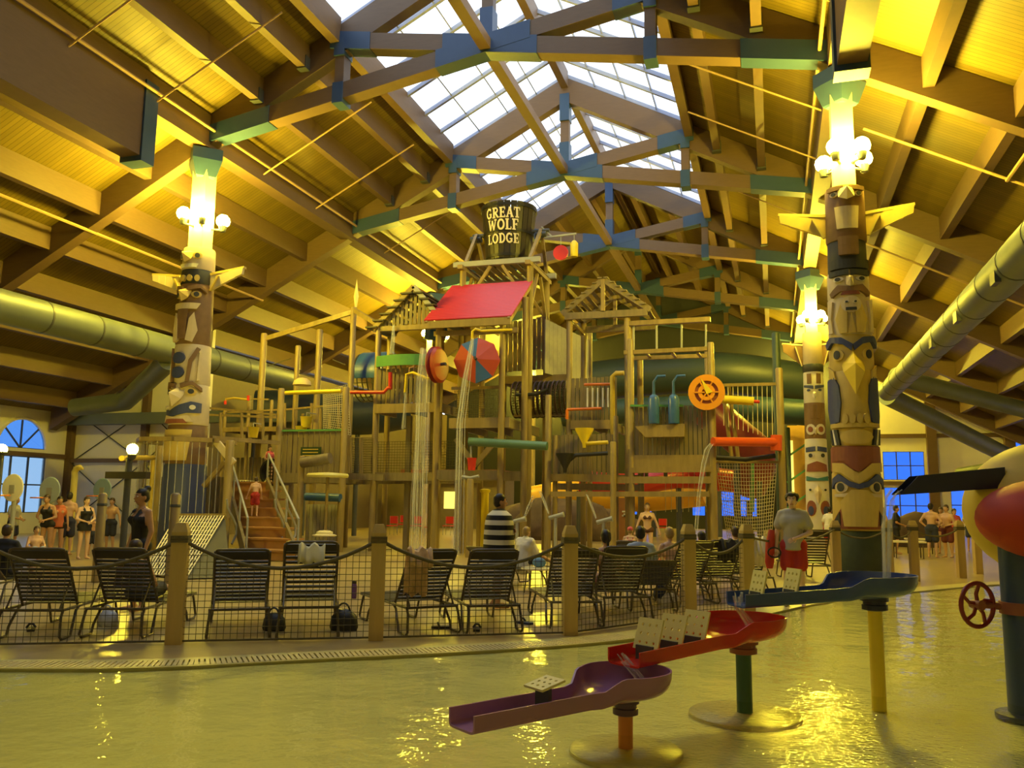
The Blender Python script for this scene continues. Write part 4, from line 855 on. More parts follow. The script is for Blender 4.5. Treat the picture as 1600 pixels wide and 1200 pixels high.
# ---------------------------------------------------------------- left cabin
T = thing('lookout_cabin', 'left plank lookout cabin with dark sign and log cannon', 'cabin', (-14, 25, 0))
v = 24.5
for px, yt in ((440,607), (541,605)): post(T, px, yt, v, .11, LOG)
ptube(T, [(446,614),(533,611)], v-.05, .07, YEL, 'yellow_rail')
z0, z1 = zat(490,740,v), zat(490,674,v); xa, xb = V(441,700,v).x, V(541,700,v).x
planks(T, (xa, v), (xb, v), z0, z1, 12, PLANK, .04, .04, .02)
bar1('rail', GRN, T, (xa,v-.03,z1+.03), (xb,v-.03,z1+.03), .08, .06); deck(T, xa-.1, xb-.1, v, 26.6, z0, .3, PLANK, PLANK_D)
m = MB(); sg = V(485,716,v-.1); m.box(sg.x-.36, v-.12, sg.z, sg.x+.36, v-.06, sg.z+.36); s_ = obj('sign_board', m, M('dark_green_sign', (.02,.05,.025), .4, .1), T)
for k in range(3): box1('sign_line', BRASS, s_, sg.x-.28, v-.13, sg.z+.07+k*.1, sg.x+.28, v-.12, sg.z+.1+k*.1)
ptube(T, [(472,723),(516,716)], 23.6, .17, M('grey_log', (.16,.13,.10), .6, .3, 9, .2), 'log_cannon', 14); post(T, 472, 712, 23.7, .10, LOG)
for px, yt in ((470,780), (532,780)): post(T, px, yt, 24.4, .09, LOG)
planks(T, (V(478,815,24.6).x, 24.6), (V(535,815,24.6).x, 24.6), .1, zat(500,788,24.6), 10, M('pale_grey_plank', (.42,.40,.32), .6, .2), .05, .02, .0, name='barrel_plank')
ptube(T, [(478,776),(532,778)], 24.3, .13, BLU, 'blue_tube', 12)
D = thing('yellow_disc', 'flat round yellow umbrella disc beside the log cannon', 'spray disc', V(512,760,23.4)); c = V(512,746,23.4)
m = MB(); m.lathe([(0,0),(.62,.0),(.64,.06),(.6,.12),(0,.16)], c, 28); obj('disc', m, M('pale_yellow', (.72,.66,.22), .4, .05), D, smooth=40); m = MB(); m.tube([(c.x,23.4,0),(c.x,23.4,c.z+.02)], .045, 8); obj('pole', m, LOG, D, smooth=True)
D = thing('mushroom_spray', 'small cream mushroom spray head under the lookout cabin', 'spray head', (V(507,860,22.6).x,22.6,0)); c = V(507,836,22.6)
m = MB(); m.lathe([(.35,-.03),(.36,0),(.24,.03),(.24,.09),(.15,.13),(0,.14)], c, 20); obj('cap', m, M('cream_plastic', (.75,.68,.45), .4, .05), D, smooth=40)
m = MB(); m.tube([(c.x,22.6,0),(c.x,22.6,c.z)], .05, 8); obj('stem', m, GREY, D, smooth=True)
# mesh gate bay between the cabin and the gable tower
T = thing('mesh_bay', 'wire mesh crawl bay between lookout cabin and plank gable', 'climbing frame', V(565,745,25))
for x0, x1 in ((549,563), (566,584)):
    p0, p1, p2, p3 = V(x0,742,25), V(x1,742,25), V(x1,684,25), V(x0,684,25); net(T, p0, p1, p2, p3, 8, 16, .009, NET_D, 'mesh_panel')
    m = MB(); m.tube([p0,p1,p2,p3,p0], .035, 6); obj('panel_frame', m, LOG_Y, T)
lbeam(T, (541,744), (600,746), 25, 25, .12, .2, PLANK_D, 'deck_edge'); lbeam(T, (541,752), (720,750), 26, 26, .12, .22, PLANK_D, 'deck_edge'); post(T, 586, 744, 26, .13, PLANK_D)
m = MB(); c = V(590,590,28.5)
for k in range(7): m.tube([c+Vector((.2*k-.6, .9*math.cos(2*PI*j/18), .9*math.sin(2*PI*j/18))) for j in range(19)], .03, 4, False)
for j in range(18): t_ = 2*PI*j/18; m.tube([c+Vector((-.6, .9*math.cos(t_), .9*math.sin(t_))), c+Vector((.6, .9*math.cos(t_), .9*math.sin(t_)))], .02, 4)
NB = thing('net_ball', 'dark round net tunnel with blue top beyond the mesh bay', 'tunnel', c); obj('net', m, NET_D, NB, kind='stuff'); m = MB(); m.lathe([(.92,-.5),(.95,-.5),(.95,.6),(.92,.6)], c, 20, (1,0,0), False, 0, PI*.8); obj('blue_cover', m, BLU, NB, smooth=True)
m = MB(); m.tube([(c.x,c.y,0),(c.x,c.y,c.z-.85)], .12, 8); obj('post', m, PLANK_D, NB, smooth=True)
# tall pole frame with spear
T = thing('spear_frame', 'tall golden pole frame with leaf-shaped spear tip', 'pole frame', (-14, 27.5, 0)); v = 27
for px, yt, r in ((413,521,.12), (466,540,.10), (500,515,.12), (553,480,.11)): post(T, px, yt, v, r, LOG_Y)
lbeam(T, (416,529), (553,487), v, v, .10, .17, LOG_Y); lbeam(T, (553,484), (592,508), v, 25.6, .1, .16, LOG_Y)
c = V(556,478,v); m = MB(); m.add([c+Vector((-.04,0,-.05)), c+Vector((.04,0,-.05)), c+Vector((.1,0,.35)), c+Vector((0,0,1.0)), c+Vector((-.1,0,.35)), c+Vector((0,-.05,.3)), c+Vector((0,.05,.3))], [(0,1,5),(1,2,5),(2,3,5),(3,4,5),(4,0,5),(1,0,6),(2,1,6),(3,2,6),(4,3,6),(0,4,6)]); obj('spear_tip', m, TC, T)
for pix in (((418,570),(500,592)), ((418,572),(455,560)), ((520,562),(540,570)), ): ptube(T, list(pix), v, .02, NET_D, 'rope', 4)
m = MB(); c = V(472,602,v-.4); m.lathe([(.34,0),(.3,.14),(.16,.25),(.02,.28)], c, 16); obj('thatched_cap', m, M('straw', (.70,.55,.28), .7, .2, 20), T, smooth=True)
net(T, V(505,670,26), V(548,680,26), V(543,600,26), V(505,612,26), 14, 20, .012, NET_W, 'cargo_net', .2)
# left upper platform with buckets
T = thing('bucket_platform', 'left golden plank platform with three hanging yellow buckets', 'platform', (-16.5, 25.5, 0)); v = 25.5
zp = zat(400,668,v); deck(T, V(348,668,v).x, V(440,668,v).x, v, 28, zp, .14, LOG_Y, LOG_Y)
for px, yt in ((390,618), (352,640), (436,640), (425,625)): post(T, px, yt, v+.5, .06, LOG)
lbeam(T, (348,645), (440,640), v+.5, v+.5, .06, .06, LOG, 'handrail'); lbeam(T, (352,622), (420,624), v+.8, v+.8, .05, .05, LOG_Y, 'handrail')
ptube(T, [(352,632),(353,624),(366,622),(390,625)], v+.2, .04, BRASS, 'ochre_pipe'); ptube(T, [(352,632),(352,626)], v+.15, .05, RED, 'red_nozzle'); ptube(T, [(388,626),(388,618)], v+.15, .05, RED, 'red_nozzle')
for px, py in ((395,684), (478,668), (470,683)):
    c = V(px, py, v-.6); m = MB(); m.lathe([(.15,0),(.2,.34),(.21,.36),(.17,.34)], c, 14); o = obj('yellow_bucket', m, YEL, T, smooth=40); m = MB(); m.tube([c+Vector((0,0,.3)), c+Vector((0,0,.5)), c+Vector((.05,.55,.5))], .02, 5); obj('bucket_hook', m, GREY, T)
for i in range(7): x = 445+i*14; ptube(T, [(x,672),(x,630+(i%3)*8)], 26.5, .05, LOG, 'baluster')
lbeam(T, (445,640), (535,632), 26.5, 26.5, .06, .06, LOG, 'handrail')
# ---------------------------------------------------------------- rain ring around the left totem
T = thing('rain_ring', 'timber rain ring around the left totem dripping thin water strings', 'rain curtain', (UL, 20.6, 0)); zr = zat(285,686,20.2)
ringpts = [(UL+1.35*math.cos(k*PI/4+PI/8), 21.3+1.35*math.sin(k*PI/4+PI/8), zr) for k in range(9)]
for a, b in zip(ringpts[:-1], ringpts[1:]): bar1('ring_board', LOG, T, a, b, .22, .12)
for k in range(20):
    a_ = -PI*.98 + k*PI*.92/19; x, y = UL+1.3*math.cos(a_), 21.3+1.3*math.sin(a_); m = MB(); m.tube([(x,y,zr-.05),(x,y,.9+random.uniform(-.4,.4))], .012, 4); obj('water_string', m, STREAM, T)
for px, v in ((360,21.0), (250,22.5)): post(T, px, 688, v, .12, LOG)
lbeam(T, (330,684), (436,692), 21.3, 23.5, .14, .12, LOG); lbeam(T, (338,690), (365,724), 21.0, 21.0, .08, .2, TC, 'brace'); lbeam(T, (352,722), (318,760), 21.2, 21.2, .1, .12, LOG, 'brace')
planks(T, (V(250,780,22.8).x, 22.8), (V(350,780,22.8).x, 22.8), .3, zat(300,745,22.8), 16, PLANK, .04, .04, .05)
for i in range(3): ptube(T, [(345+i*33,690),(345+i*33,645)], 24.2, .05, LOG, 'rail_post')
lbeam(T, (322,637), (432,648), 24.2, 24.2, .07, .07, LOG, 'handrail'); lbeam(T, (322,648), (432,652), 24.2, 24.2, .07, .07, LOG, 'handrail')
# ---------------------------------------------------------------- stairs
T = thing('plank_stairs', 'wide brown plank stairs climbing into the play structure', 'stairs', (V(405,900,20).x, 20, 0))
STB = M('brown_stair_plank', (.40,.20,.06), .5, .2, 6, .1)
for i in range(8):
    y = 19.9+i*.62; z = .27*(i+1); x0 = V(385-i*5, 850, y).x; x1 = V(462-i*7.4, 850, y).x
    m = MB(); m.box(x0, y, z-.25, x1, y+.05, z-.02); obj('riser', m, STB, T); m = MB(); m.box(x0-.02, y-.04, z-.03, x1+.02, y+.64, z+.02); obj('tread', m, STB, T)
for x0, x1, sgn in ((385,350,-1), (465,412,1)):
    a = Vector((V(x0,850,19.9).x, 19.9, .1)); b = Vector((V(x1,850,24.3).x, 24.3, 2.1)); bar1('stringer', PLANK_D, T, a, b, .08, .45); bar1('handrail', GREY, T, a+Vector((0,0,1.0)), b+Vector((0,0,1.0)), .05, .05)
    for t_ in (0, .33, .66, 1): p = a.lerp(b, t_); tube1('rail_post', GREY, T, [p, p+Vector((0,0,1.0))], .03, 6)
for px in (362, 437, 455): tube1('hoop_rail', GREY, T, [V(px,850,20.5+k*.1)+Vector((0,0,0)) if 0 else V(px,850-k*14,21)+Vector((0,.25*math.sin(k),0)) for k in range(6)], .03, 6)
box1('top_landing', PLANK, T, V(350,770,24.9).x, 24.86, 2.1, V(430,770,24.9).x, 25.92, 2.2)
planks(T, (V(368,740,26.3).x, 26.3), (V(428,740,26.3).x, 26.3), 2.2, zat(400,715,26.3), 9, PLANK, .04, .06, .02, name='back_plank')
net(T, V(368,772,25.2), V(404,772,25.2), V(404,752,25.7), V(368,750,25.7), 9, 6, .02, NET_W, 'cargo_net')
m = MB(); c = V(424,738,25.0); m.lathe([(.40,0),(.46,0),(.46,.34),(.40,.34),(.40,0)], c, 24, (0,1,0), cap=False); obj('crawl_tube', m, BLK, T, smooth=40)
m = MB()
for k in range(-3, 4): w_ = math.sqrt(.4**2-(.115*k)**2); m.tube([c+Vector((.115*k,.3,-w_)), c+Vector((.115*k,.3,w_))], .022, 4); m.tube([c+Vector((-w_,.3,.115*k)), c+Vector((w_,.3,.115*k))], .022, 4)
obj('crawl_net', m, NET_D, T)
T = thing('net_ramp', 'pale rope climbing net on a dark ramp left of the stairs', 'climbing net', (V(310,850,20).x, 20, 0))
A_, B_, C2, D2_ = G(222,896,.05), G(292,902,.05), V(350,806,19.75), V(276,806,19.75)
net(T, A_, B_, C2, D2_, 16, 13, .02, NET_W, 'net')
m = MB(); e = G(360,902,.02); dn = Vector((0,.06,-.08)); fl = lambda p: Vector((p.x,p.y,.02)); m.add([A_+dn*.3,B_+dn*.3,C2+dn,D2_+dn,e,fl(C2+dn),fl(D2_+dn)], [(0,1,2,3),(1,4,2),(4,5,2),(2,5,6,3),(0,3,6),(0,6,5,4,1)]); obj('ramp', m, M('dark_rubber', (.05,.05,.05), .7, .1), T)
bar1('top_log', LOG_Y, T, D2_+Vector((-.1,.05,0)), C2+Vector((.1,.05,0)), .12, .12)
# ================================================================== foreground water tables
def flume(name, label, c, d, L, R, mat, drop=.05, floor0=.20, rim_lip=.0):
    """bowl of radius R at c (rim centre) running out into an open trough of length L along d; c is the rim level"""
    T = thing(name, label, 'water table', (c.x, c.y, -.12)); d = Vector((d.x, d.y, 0)).normalized(); sd = Vector((d.y, -d.x, 0))
    st = [(-R*math.cos(k*PI/2/9)) for k in range(10)] + [R*k/7*.8 for k in range(1, 8)] + [R*.8+(L-R*.8)*k/12 for k in range(1, 13)]
    w = R*.44; nS = 26; rows = []
    for t in st:
        if t < R*.62: hw = math.sqrt(max(R*R-t*t, 1e-5))
        else:
            h0 = math.sqrt(R*R-(R*.62)**2); q = min(1, (t-R*.62)/(R*.75)); q = q*q*(3-2*q); hw = h0+(w-h0)*q
        qq = min(1, max(0, (t-R*.70)/(R*.45))); qq = qq*qq*(3-2*qq)
        if t < 0: fl = -floor0*math.sqrt(max(0, 1-(t/R)**2))**.6
        else: fl = -floor0
        top = -.085*qq; fl -= drop*max(0, t)/L; top -= drop*max(0, t)/L; nn = 2.7+5*qq; row = []
        for i in range(nS+1):
            th = -PI/2+PI*i/nS; sn, cs = math.sin(th), math.cos(th)
            row.append(c + d*t + sd*(hw*math.copysign(abs(sn)**(2/nn), sn)) + Vector((0,0, top-(top-fl)*max(0,cs)**(2/nn))))
        rows.append(row)
    m = MB(); W_ = nS+1; m.add([p for r in rows for p in r], [(i*W_+j, i*W_+j+1, (i+1)*W_+j+1, (i+1)*W_+j) for i in range(len(rows)-1) for j in range(nS)])
    me = m.mesh('basin', mat, ORG[T.name], 60); bm = bmesh.new(); bm.from_mesh(me); bmesh.ops.remove_doubles(bm, verts=bm.verts, dist=.002); bmesh.ops.recalc_face_normals(bm, faces=bm.faces)
    bmesh.ops.solidify(bm, geom=bm.faces[:], thickness=.014); bm.to_mesh(me); bm.free(); me.polygons.foreach_set('use_smooth', [True]*len(me.polygons)); me.set_sharp_from_angle(angle=math.radians(45))
    o = bpy.data.objects.new('basin', me); COL.objects.link(o); o.parent = T
    T['_d'] = [d.x, d.y]; return T, d, sd
def table_pole(T, c, zt, r, mat, fl_mat, disc=None):
    m = MB(); m.tube([(c.x, c.y, -.13), (c.x, c.y, zt)], r, 18); obj('pole', m, mat, T, smooth=True)
    m = MB(); m.lathe([(r*1.2,-.10),(r*1.75,-.09),(r*1.75,-.05),(r*1.55,-.045),(r*1.55,-.02),(r*1.9,-.015),(r*1.9,.02),(r*1.2,.03)], (c.x, c.y, zt), 22); obj('flange', m, fl_mat, T, smooth=40)
    if disc:
        m = MB(); m.lathe([(disc,-.14),(disc,-.115),(disc*.97,-.105),(r,-.10)], (c.x, c.y, 0), 36); obj('foot_disc', m, COPING, T, smooth=40)
PLT = M('pale_yellow_plate', (.75,.68,.28), .45, .05)
def plate(T, p, d, sd, size, tilt, name='splash_plate', stand=.0):
    """perforated plate: a 3 by 3 field of cells, each with a real round hole"""
    n = (d*math.cos(tilt) + Vector((0,0,1))*math.sin(tilt)); u = sd; w = n.cross(u).normalized()
    if w.z < 0: w = -w
    m = MB(); s = size/2; P = lambda a, b, t: p + u*a + w*b + n*t; mg = size*.08; ce = (size-2*mg)/3; th = .008
    def quad2(q):
        for t in (-th, th): m.add([P(a, b, t) for a, b in q], [(0,1,2,3)])
    for i in range(3):
        for j in range(3):
            cx, cy = -s+mg+ce*(i+.5), mg+ce*(j+.5); ring = [(cx+.012*math.cos(k*PI/4), cy+.012*math.sin(k*PI/4)) for k in range(8)]
            sq = [(cx+ce/2*x, cy+ce/2*y) for x, y in ((1,0),(1,1),(0,1),(-1,1),(-1,0),(-1,-1),(0,-1),(1,-1))]
            for k in range(8):
                k2 = (k+1) % 8; quad2([ring[k], sq[k], sq[k2], ring[k2]]); m.add([P(*ring[k],-th), P(*ring[k2],-th), P(*ring[k2],th), P(*ring[k],th)], [(0,1,2,3)])
    a0, a1, b0, b1 = -s, s, 0, size
    for q in ([(a0,b0),(a1,b0),(a1-mg,mg),(a0+mg,mg)], [(a1,b0),(a1,b1),(a1-mg,b1-mg),(a1-mg,mg)], [(a1,b1),(a0,b1),(a0+mg,b1-mg),(a1-mg,b1-mg)], [(a0,b1),(a0,b0),(a0+mg,mg),(a0+mg,b1-mg)]): quad2(q)
    co = [(a0,b0),(a1,b0),(a1,b1),(a0,b1)]
    for k in range(4): m.add([P(*co[k],-th), P(*co[(k+1)%4],-th), P(*co[(k+1)%4],th), P(*co[k],th)], [(0,1,2,3)])
    obj(name, m, PLT, T)
    c_ = p + w*size*(.45 if tilt > 1 else 0); z0, z1 = p.z-.006-stand, (c_.z-.006 if tilt > 1 else p.z+.03); m = MB(); m.bar(Vector((c_.x,c_.y,(z0+z1)/2))-u*s*.7, Vector((c_.x,c_.y,(z0+z1)/2))+u*s*.7, .03, z1-z0); obj('plate_bracket', m, STEEL_D, T)
pb_blue, pb_red, pb_pur = G(1374,1108,-.12), G(1160,1116,-.12), G(971,1172,-.12)
cb = Vector((pb_blue.x, pb_blue.y, V(1368,897,pb_blue.y).z)); cr = Vector((pb_red.x+.02, pb_red.y, V(1165,962,pb_red.y).z)); cp = Vector((pb_pur.x+.03, pb_pur.y, V(985,1046,pb_pur.y).z))
eb = G(1150,918,cb.z-.1); er = G(975,1008,cr.z-.1); ep = G(722,1108,cp.z-.1)
TBl = M('blue_gelcoat', (.055,.10,.32), .25, .06); TRe = M('red_gelcoat', (.60,.035,.02), .22, .05)
T, d, sd = flume('water_table', 'navy blue bowl with open trough on a yellow pole', cb, eb-cb, (eb-cb).length, .36, TBl, .06); table_pole(T, cb, cb.z-.215, .062, YEL, NAVY)
for t_ in (.62, .86): plate(T, cb + d*t_*(eb-cb).length + Vector((0,0,-.114-.06*t_)), d, sd, .21, .25, stand=.08)
Tb = T
T, d, sd = flume('water_table', 'bright red bowl with three yellow plates on a dark green pole', cr, er-cr, (er-cr).length, .36, TRe, .05); table_pole(T, cr, cr.z-.215, .065, M('dark_green_pole', (.03,.10,.07), .35, .1), TR, .46)
for t_ in (.46, .65, .84): plate(T, cr + d*t_*(er-cr).length + Vector((0,0,-.114-.05*t_)), d, sd, .235, .35, stand=.08)
T, d, sd = flume('water_table', 'purple bowl and trough with one flat plate on an orange pole', cp, ep-cp, (ep-cp).length, .33, PURP, .03); table_pole(T, cp, cp.z-.215, .052, M('orange_pole', (.65,.22,.03), .4, .08), M('purple_flange', (.10,.05,.10), .4, .1), .40)
plate(T, cp + d*.60*(ep-cp).length + Vector((0,0,-.04)), d, sd, .2, 1.35, stand=.17)
# jets joining the tables
stream([eb+Vector((0,0,-.06)), eb.lerp(cr,.3)+Vector((0,0,-.1)), Vector((cr.x+.05, cr.y+.12, cr.z-.1))], [.06,.05,.06], 'short water ribbon falling from the blue trough into the red bowl')
stream([er+Vector((0,0,-.08)), Vector((cp.x+.1, cp.y+.15, cp.z-.1))], [.05,.04], 'short water ribbon falling from the red trough into the purple bowl')
# ---------------------------------------------------------------- spout feature at the pool's right
pp = G(1612,1122,-.12); v = pp.y
T = thing('spout_post', 'thick blue standpipe with red and yellow bulbous top and dark trough', 'water feature', (pp.x, pp.y, -.13))
m = MB(); m.tube([(pp.x,v,-.13),(pp.x,v,1.35)], .17, 24); obj('standpipe', m, M('deep_blue_pipe', (.03,.06,.15), .35, .1), T, smooth=True)
m = MB(); m.lathe([(.17,.0),(.27,.0),(.27,.04),(.18,.05)], (pp.x,v,-.13), 24); obj('foot_flange', m, STEEL_D, T, smooth=40)
zc = V(1600,950,v).z; m = MB(); m.lathe([(.175,-.05),(.19,-.05),(.19,.05),(.175,.05)], (pp.x,v,zc), 24); obj('red_collar', m, TR, T, smooth=40)
wc = V(1527,945,v-.15); ax = Vector((pp.x-wc.x, v-wc.y, 0)).normalized(); ax = Vector((.6,-.8,0))
m = MB(); a_ = ax.orthogonal().normalized(); b_ = ax.cross(a_); m.tube([wc+(a_*math.cos(2*PI*k/28)+b_*math.sin(2*PI*k/28))*.18 for k in range(29)], .02, 8, False); obj('valve_wheel_rim', m, M('dark_red', (.22,.02,.015), .35, .1), T, smooth=True)
for k in range(5):
    t_ = 2*PI*k/5; e = lambda r, o: wc+(a_*math.cos(t_+o)+b_*math.sin(t_+o))*r
    m = MB(); m.tube([e(.02,0), e(.09,.35), e(.17,.1)], .016, 6); obj('valve_spoke', m, MATS['dark_red'], T, smooth=True)
m = MB(); m.tube([wc+ax*.05, wc-ax*.05, wc-ax*.1+Vector((.06,0,0)), Vector((pp.x-.1,v,zc))], [.045,.035,.03,.03], 10); obj('valve_stem', m, TR, T, smooth=True)
def blob(name, mat, pts, radii):
    m = MB(); m.tube(pts, radii, 24); o = obj(name, m, mat, T, smooth=True)
q = lambda x, y, dv=0: V(x, y, v+dv)
yc = Vector((pp.x+.12, v, 0))
yb = V(1652,798,v+.35); m = MB(); m.ell(yb, (.76,.6,.62), 28, 18); obj('yellow_body', m, M('yellow_fibreglass', (.66,.48,.07), .6, .05), T, smooth=True)
rb = V(1650,812,v-.25); m = MB(); m.ell(rb, (.60,.5,.34), 28, 18); obj('red_skirt', m, M('red_fibreglass', (.50,.05,.02), .65, .05), T, smooth=True)
m = MB(); e0, e1 = V(1400,768,cb.y+.02), V(1562,752,v+.1); dd = (e1-e0).normalized(); sdd = Vector((dd.y,-dd.x,0)).normalized()
vs = []
for p, ex in ((e0, 0), (e1, 0)):
    for s_, z in ((-.11,.10 if ex else .06),(-.11,-.05),(.11,-.05),(.11,.06)): vs.append(p+sdd*s_+Vector((0,0,z+ (0 if p is e1 else -.0))))
e2 = e0 + dd*.16
vs = [e0+sdd*-.11+Vector((0,0,-.03)), e0+sdd*.11+Vector((0,0,-.03)), e2+sdd*-.11+Vector((0,0,.12)), e2+sdd*.11+Vector((0,0,.12)), e1+sdd*-.11+Vector((0,0,-.06)), e1+sdd*.11+Vector((0,0,-.06)), e1+sdd*-.11+Vector((0,0,.12)), e1+sdd*.11+Vector((0,0,.12))]
m.add(vs, [(0,1,5,4),(0,4,6,2),(1,3,7,5),(4,5,7,6)]); me_ = obj('spout_trough', m, NAVY, T); md = me_.modifiers.new('thick', 'SOLIDIFY'); md.thickness = .012
stream([e0+Vector((0,0,.0)), e0+Vector((-.06,0,-.06)), e0+Vector((-.09,0,-.3)), Vector((e0.x-.11, e0.y, cb.z-.05))], [.06,.05,.04,.035], 'white jet falling from the dark trough into the blue bowl')
# ================================================================== rope fence
FP = [(-60,1012),(272,1006),(587,1000),(890,992),(1077,966),(1169,958)]
FPOS = [G(x, y) for x, y in FP]
FWOOD = M('fence_timber', (.50,.36,.12), .6, .25, 8, .3, stretch=(1,1,.15)); ROPE = M('fence_rope', (.12,.10,.05), .85, .2, 30, .3)
def fpost(p, h=1.33, w=.17, rz=.0, label=''):
    T = thing('fence_post', label, 'post', p, 'posts of the rope fence'); c, s = math.cos(rz), math.sin(rz)
    def ring(r, z): return [(p.x+(x*c-y*s)*r, p.y+(x*s+y*c)*r, z) for x, y in ((-1,-1),(1,-1),(1,1),(-1,1))]
    m = MB(); m.add(ring(w/2,0)+ring(w/2,h-.1)+ring(w/2*.62,h), [(3,2,1,0),(8,9,10,11)]+[(i+4*k,(i+1)%4+4*k,(i+1)%4+4*k+4,i+4*k+4) for k in range(2) for i in range(4)]); obj('timber', m, FWOOD, T)
    m = MB()
    for z in (h-.2, h-.16): m.add(ring(w/2*1.12,z-.018)+ring(w/2*1.12,z+.018), [(3,2,1,0),(4,5,6,7)]+[(i,(i+1)%4,(i+1)%4+4,i+4) for i in range(4)])
    obj('rope_wrap', m, ROPE, T)
    return T
plab = ['post at the far left end of the rope fence', 'golden timber fence post in front of the woman in the black swimsuit', 'timber fence post beside the purple bottle', 'square timber fence post in front of the seated people', 'dark timber fence post among the loungers', 'timber fence post next to the lifeguard']
for p, l in zip(FPOS, plab): fpost(p, label=l, rz=.45)
ext = [(G(1308,915),'timber fence post hard by the green totem base'), (G(1390,915),'timber fence post behind the falling jet'), (G(1430,908),'lone timber fence post right of the totem base'), (G(1503,903),'timber fence post with pale cap near the bathers'), (G(1529,897),'timber fence post last before the spout feature')]
for p, l in ext: fpost(p, label=l, rz=.2)
def swag(a, b, h0, sag, k=12): return [a.lerp(b, i/k)+Vector((0,0,h0-sag*4*(i/k)*(1-i/k))) for i in range(k+1)]
nlab = ['rope and net fence panel in front of the two left loungers', 'rope and net fence panel between the two golden posts', 'rope and net fence panel in front of the lounger with the pink towel', 'rope and net fence panel before the seated people', 'short rope and net panel beside the lifeguard']
for i, (a, b) in enumerate(zip(FPOS[:-1], FPOS[1:])):
    T = thing('rope_fence', nlab[i], 'fence', a); top = swag(a, b, 1.15, .33 if i < 3 else .25)
    m = MB(); m.tube(top, .022, 8); obj('top_rope', m, ROPE, T, smooth=True)
    L = (b-a).length; nu = int(L/.072); m = MB(); bot = .03
    def tp(s): f = s*12; k = min(11, int(f)); return top[k].lerp(top[k+1], f-k)
    for k in range(nu+1):
        s = k/nu; p = tp(s); q = a.lerp(b, s); q.z = bot; m.tube([q, p], .0042, 3, False)
    for r in range(16):
        z = bot+.072*r; pts = []
        for k in range(nu+1):
            s = k/nu; q = a.lerp(b, s); ztop = tp(s).z
            if z < ztop-.01: pts.append(Vector((q.x, q.y, z)))
            elif len(pts) > 1: m.tube(pts, .0042, 3, False); pts = []
            else: pts = []
        if len(pts) > 1: m.tube(pts, .0042, 3, False)
    obj('net', m, NET_D, T, kind='stuff'); m = MB(); m.tube([a+Vector((0,0,bot)), b+Vector((0,0,bot))], .012, 6); obj('bottom_rope', m, ROPE, T)
chain = [FPOS[-1]] + [e[0] for e in ext[:3]] + [ext[3][0]]
for a, b, l in zip(chain[:-1], chain[1:], ('rope swag running behind the lifeguard', 'rope swag in front of the green totem base', 'rope swag beside the falling jet', 'rope swag in front of the bathers')):
    m = MB(); m.tube(swag(a, b, 1.15, .18), .02, 6); obj('fence_rope', m, ROPE, smooth=True, label=l, cat='rope')
# ================================================================== strap loungers
FRM = M('bronze_frame', (.11,.09,.06), .35, .15, metal=.4); STRAP = M('dark_olive_strap', (.045,.04,.025), .45, .15)
def lounger(name, back=.95, seat=.33, straps=13):
    """hinge at the origin; foot end toward +Y, raised back leaning toward -Y"""
    T = thing(name, 'strap lounger', 'lounger'); w = .31
    cb_, sb = math.cos(back), math.sin(back); BL = .84
    top = lambda t: Vector((0, -.02-cb_*BL*t, seat+sb*BL*t))
    m = MB(); P = lambda x, t: top(t)+Vector((x,0,0))
    m.tube([P(-w,0), P(-w,.93), P(-w*.93,.985), P(-w*.8,1), P(w*.8,1), P(w*.93,.985), P(w,.93), P(w,0)], .017, 8); obj('back_frame', m, FRM, T, smooth=True)
    m = MB(); m.tube([(-w-.02,-.5,seat), (-w-.02,1.25,seat), (-w+.04,1.33,seat), (w-.04,1.33,seat), (w+.02,1.25,seat), (w+.02,-.5,seat)], .018, 8); obj('seat_frame', m, FRM, T, smooth=True)
    m = MB(); m.tube([(-w-.02,-.5,seat),(w+.02,-.5,seat)], .016, 8); obj('rear_rail', m, FRM, T, smooth=True)
    nrm = Vector((0, sb, cb_))
    for k in range(straps):
        t = .07+.88*(k+.5)/straps; h = .0165 if k < straps-1 else .045; m = MB(); c = top(t); al = Vector((0,-cb_,sb))
        m.add([c+Vector((x,0,0))+al*y+nrm*z for x in (-w-.012, w+.012) for y in (-h, h) for z in (-.006, .012)], [(0,1,3,2),(4,6,7,5),(0,4,5,1),(2,3,7,6),(0,2,6,4),(1,5,7,3)]); obj('back_strap', m, STRAP, T)
    for k in range(18):
        y = .05+1.22*(k+.5)/18; m = MB(); m.box(-w-.03, y-.022, seat+.012, w+.03, y+.022, seat+.022); obj('seat_strap', m, STRAP, T)
    for sx in (-1, 1):
        x = sx*(w+.02)
        for y0, yy in ((-.42,-.55), (1.05,1.2)):
            m = MB(); s = 1 if yy > 0 else -1; m.tube([(x, y0-.38*s, seat-.01), (x, y0-.3*s, seat-.05), (x+.02*sx, y0-.18*s, .12), (x+.02*sx, y0-.14*s, .018), (x+.02*sx, yy-.02*s, .018), (x+.02*sx, yy+.03*s, .05), (x, yy-.02*s, seat-.07), (x, yy-.06*s, seat-.01)], .016, 7); obj('leg', m, FRM, T, smooth=True)
        m = MB(); m.tube([P(sx*(w-.02),.45), (sx*(w-.02), -.02-.62*.75, seat)], .012, 6); obj('back_strut', m, FRM, T, smooth=True)
    return T
LG = lounger('strap_lounger'); LG2 = lounger('strap_lounger', .55, .33); LG3 = lounger('strap_lounger', 1.1, .36, 11)
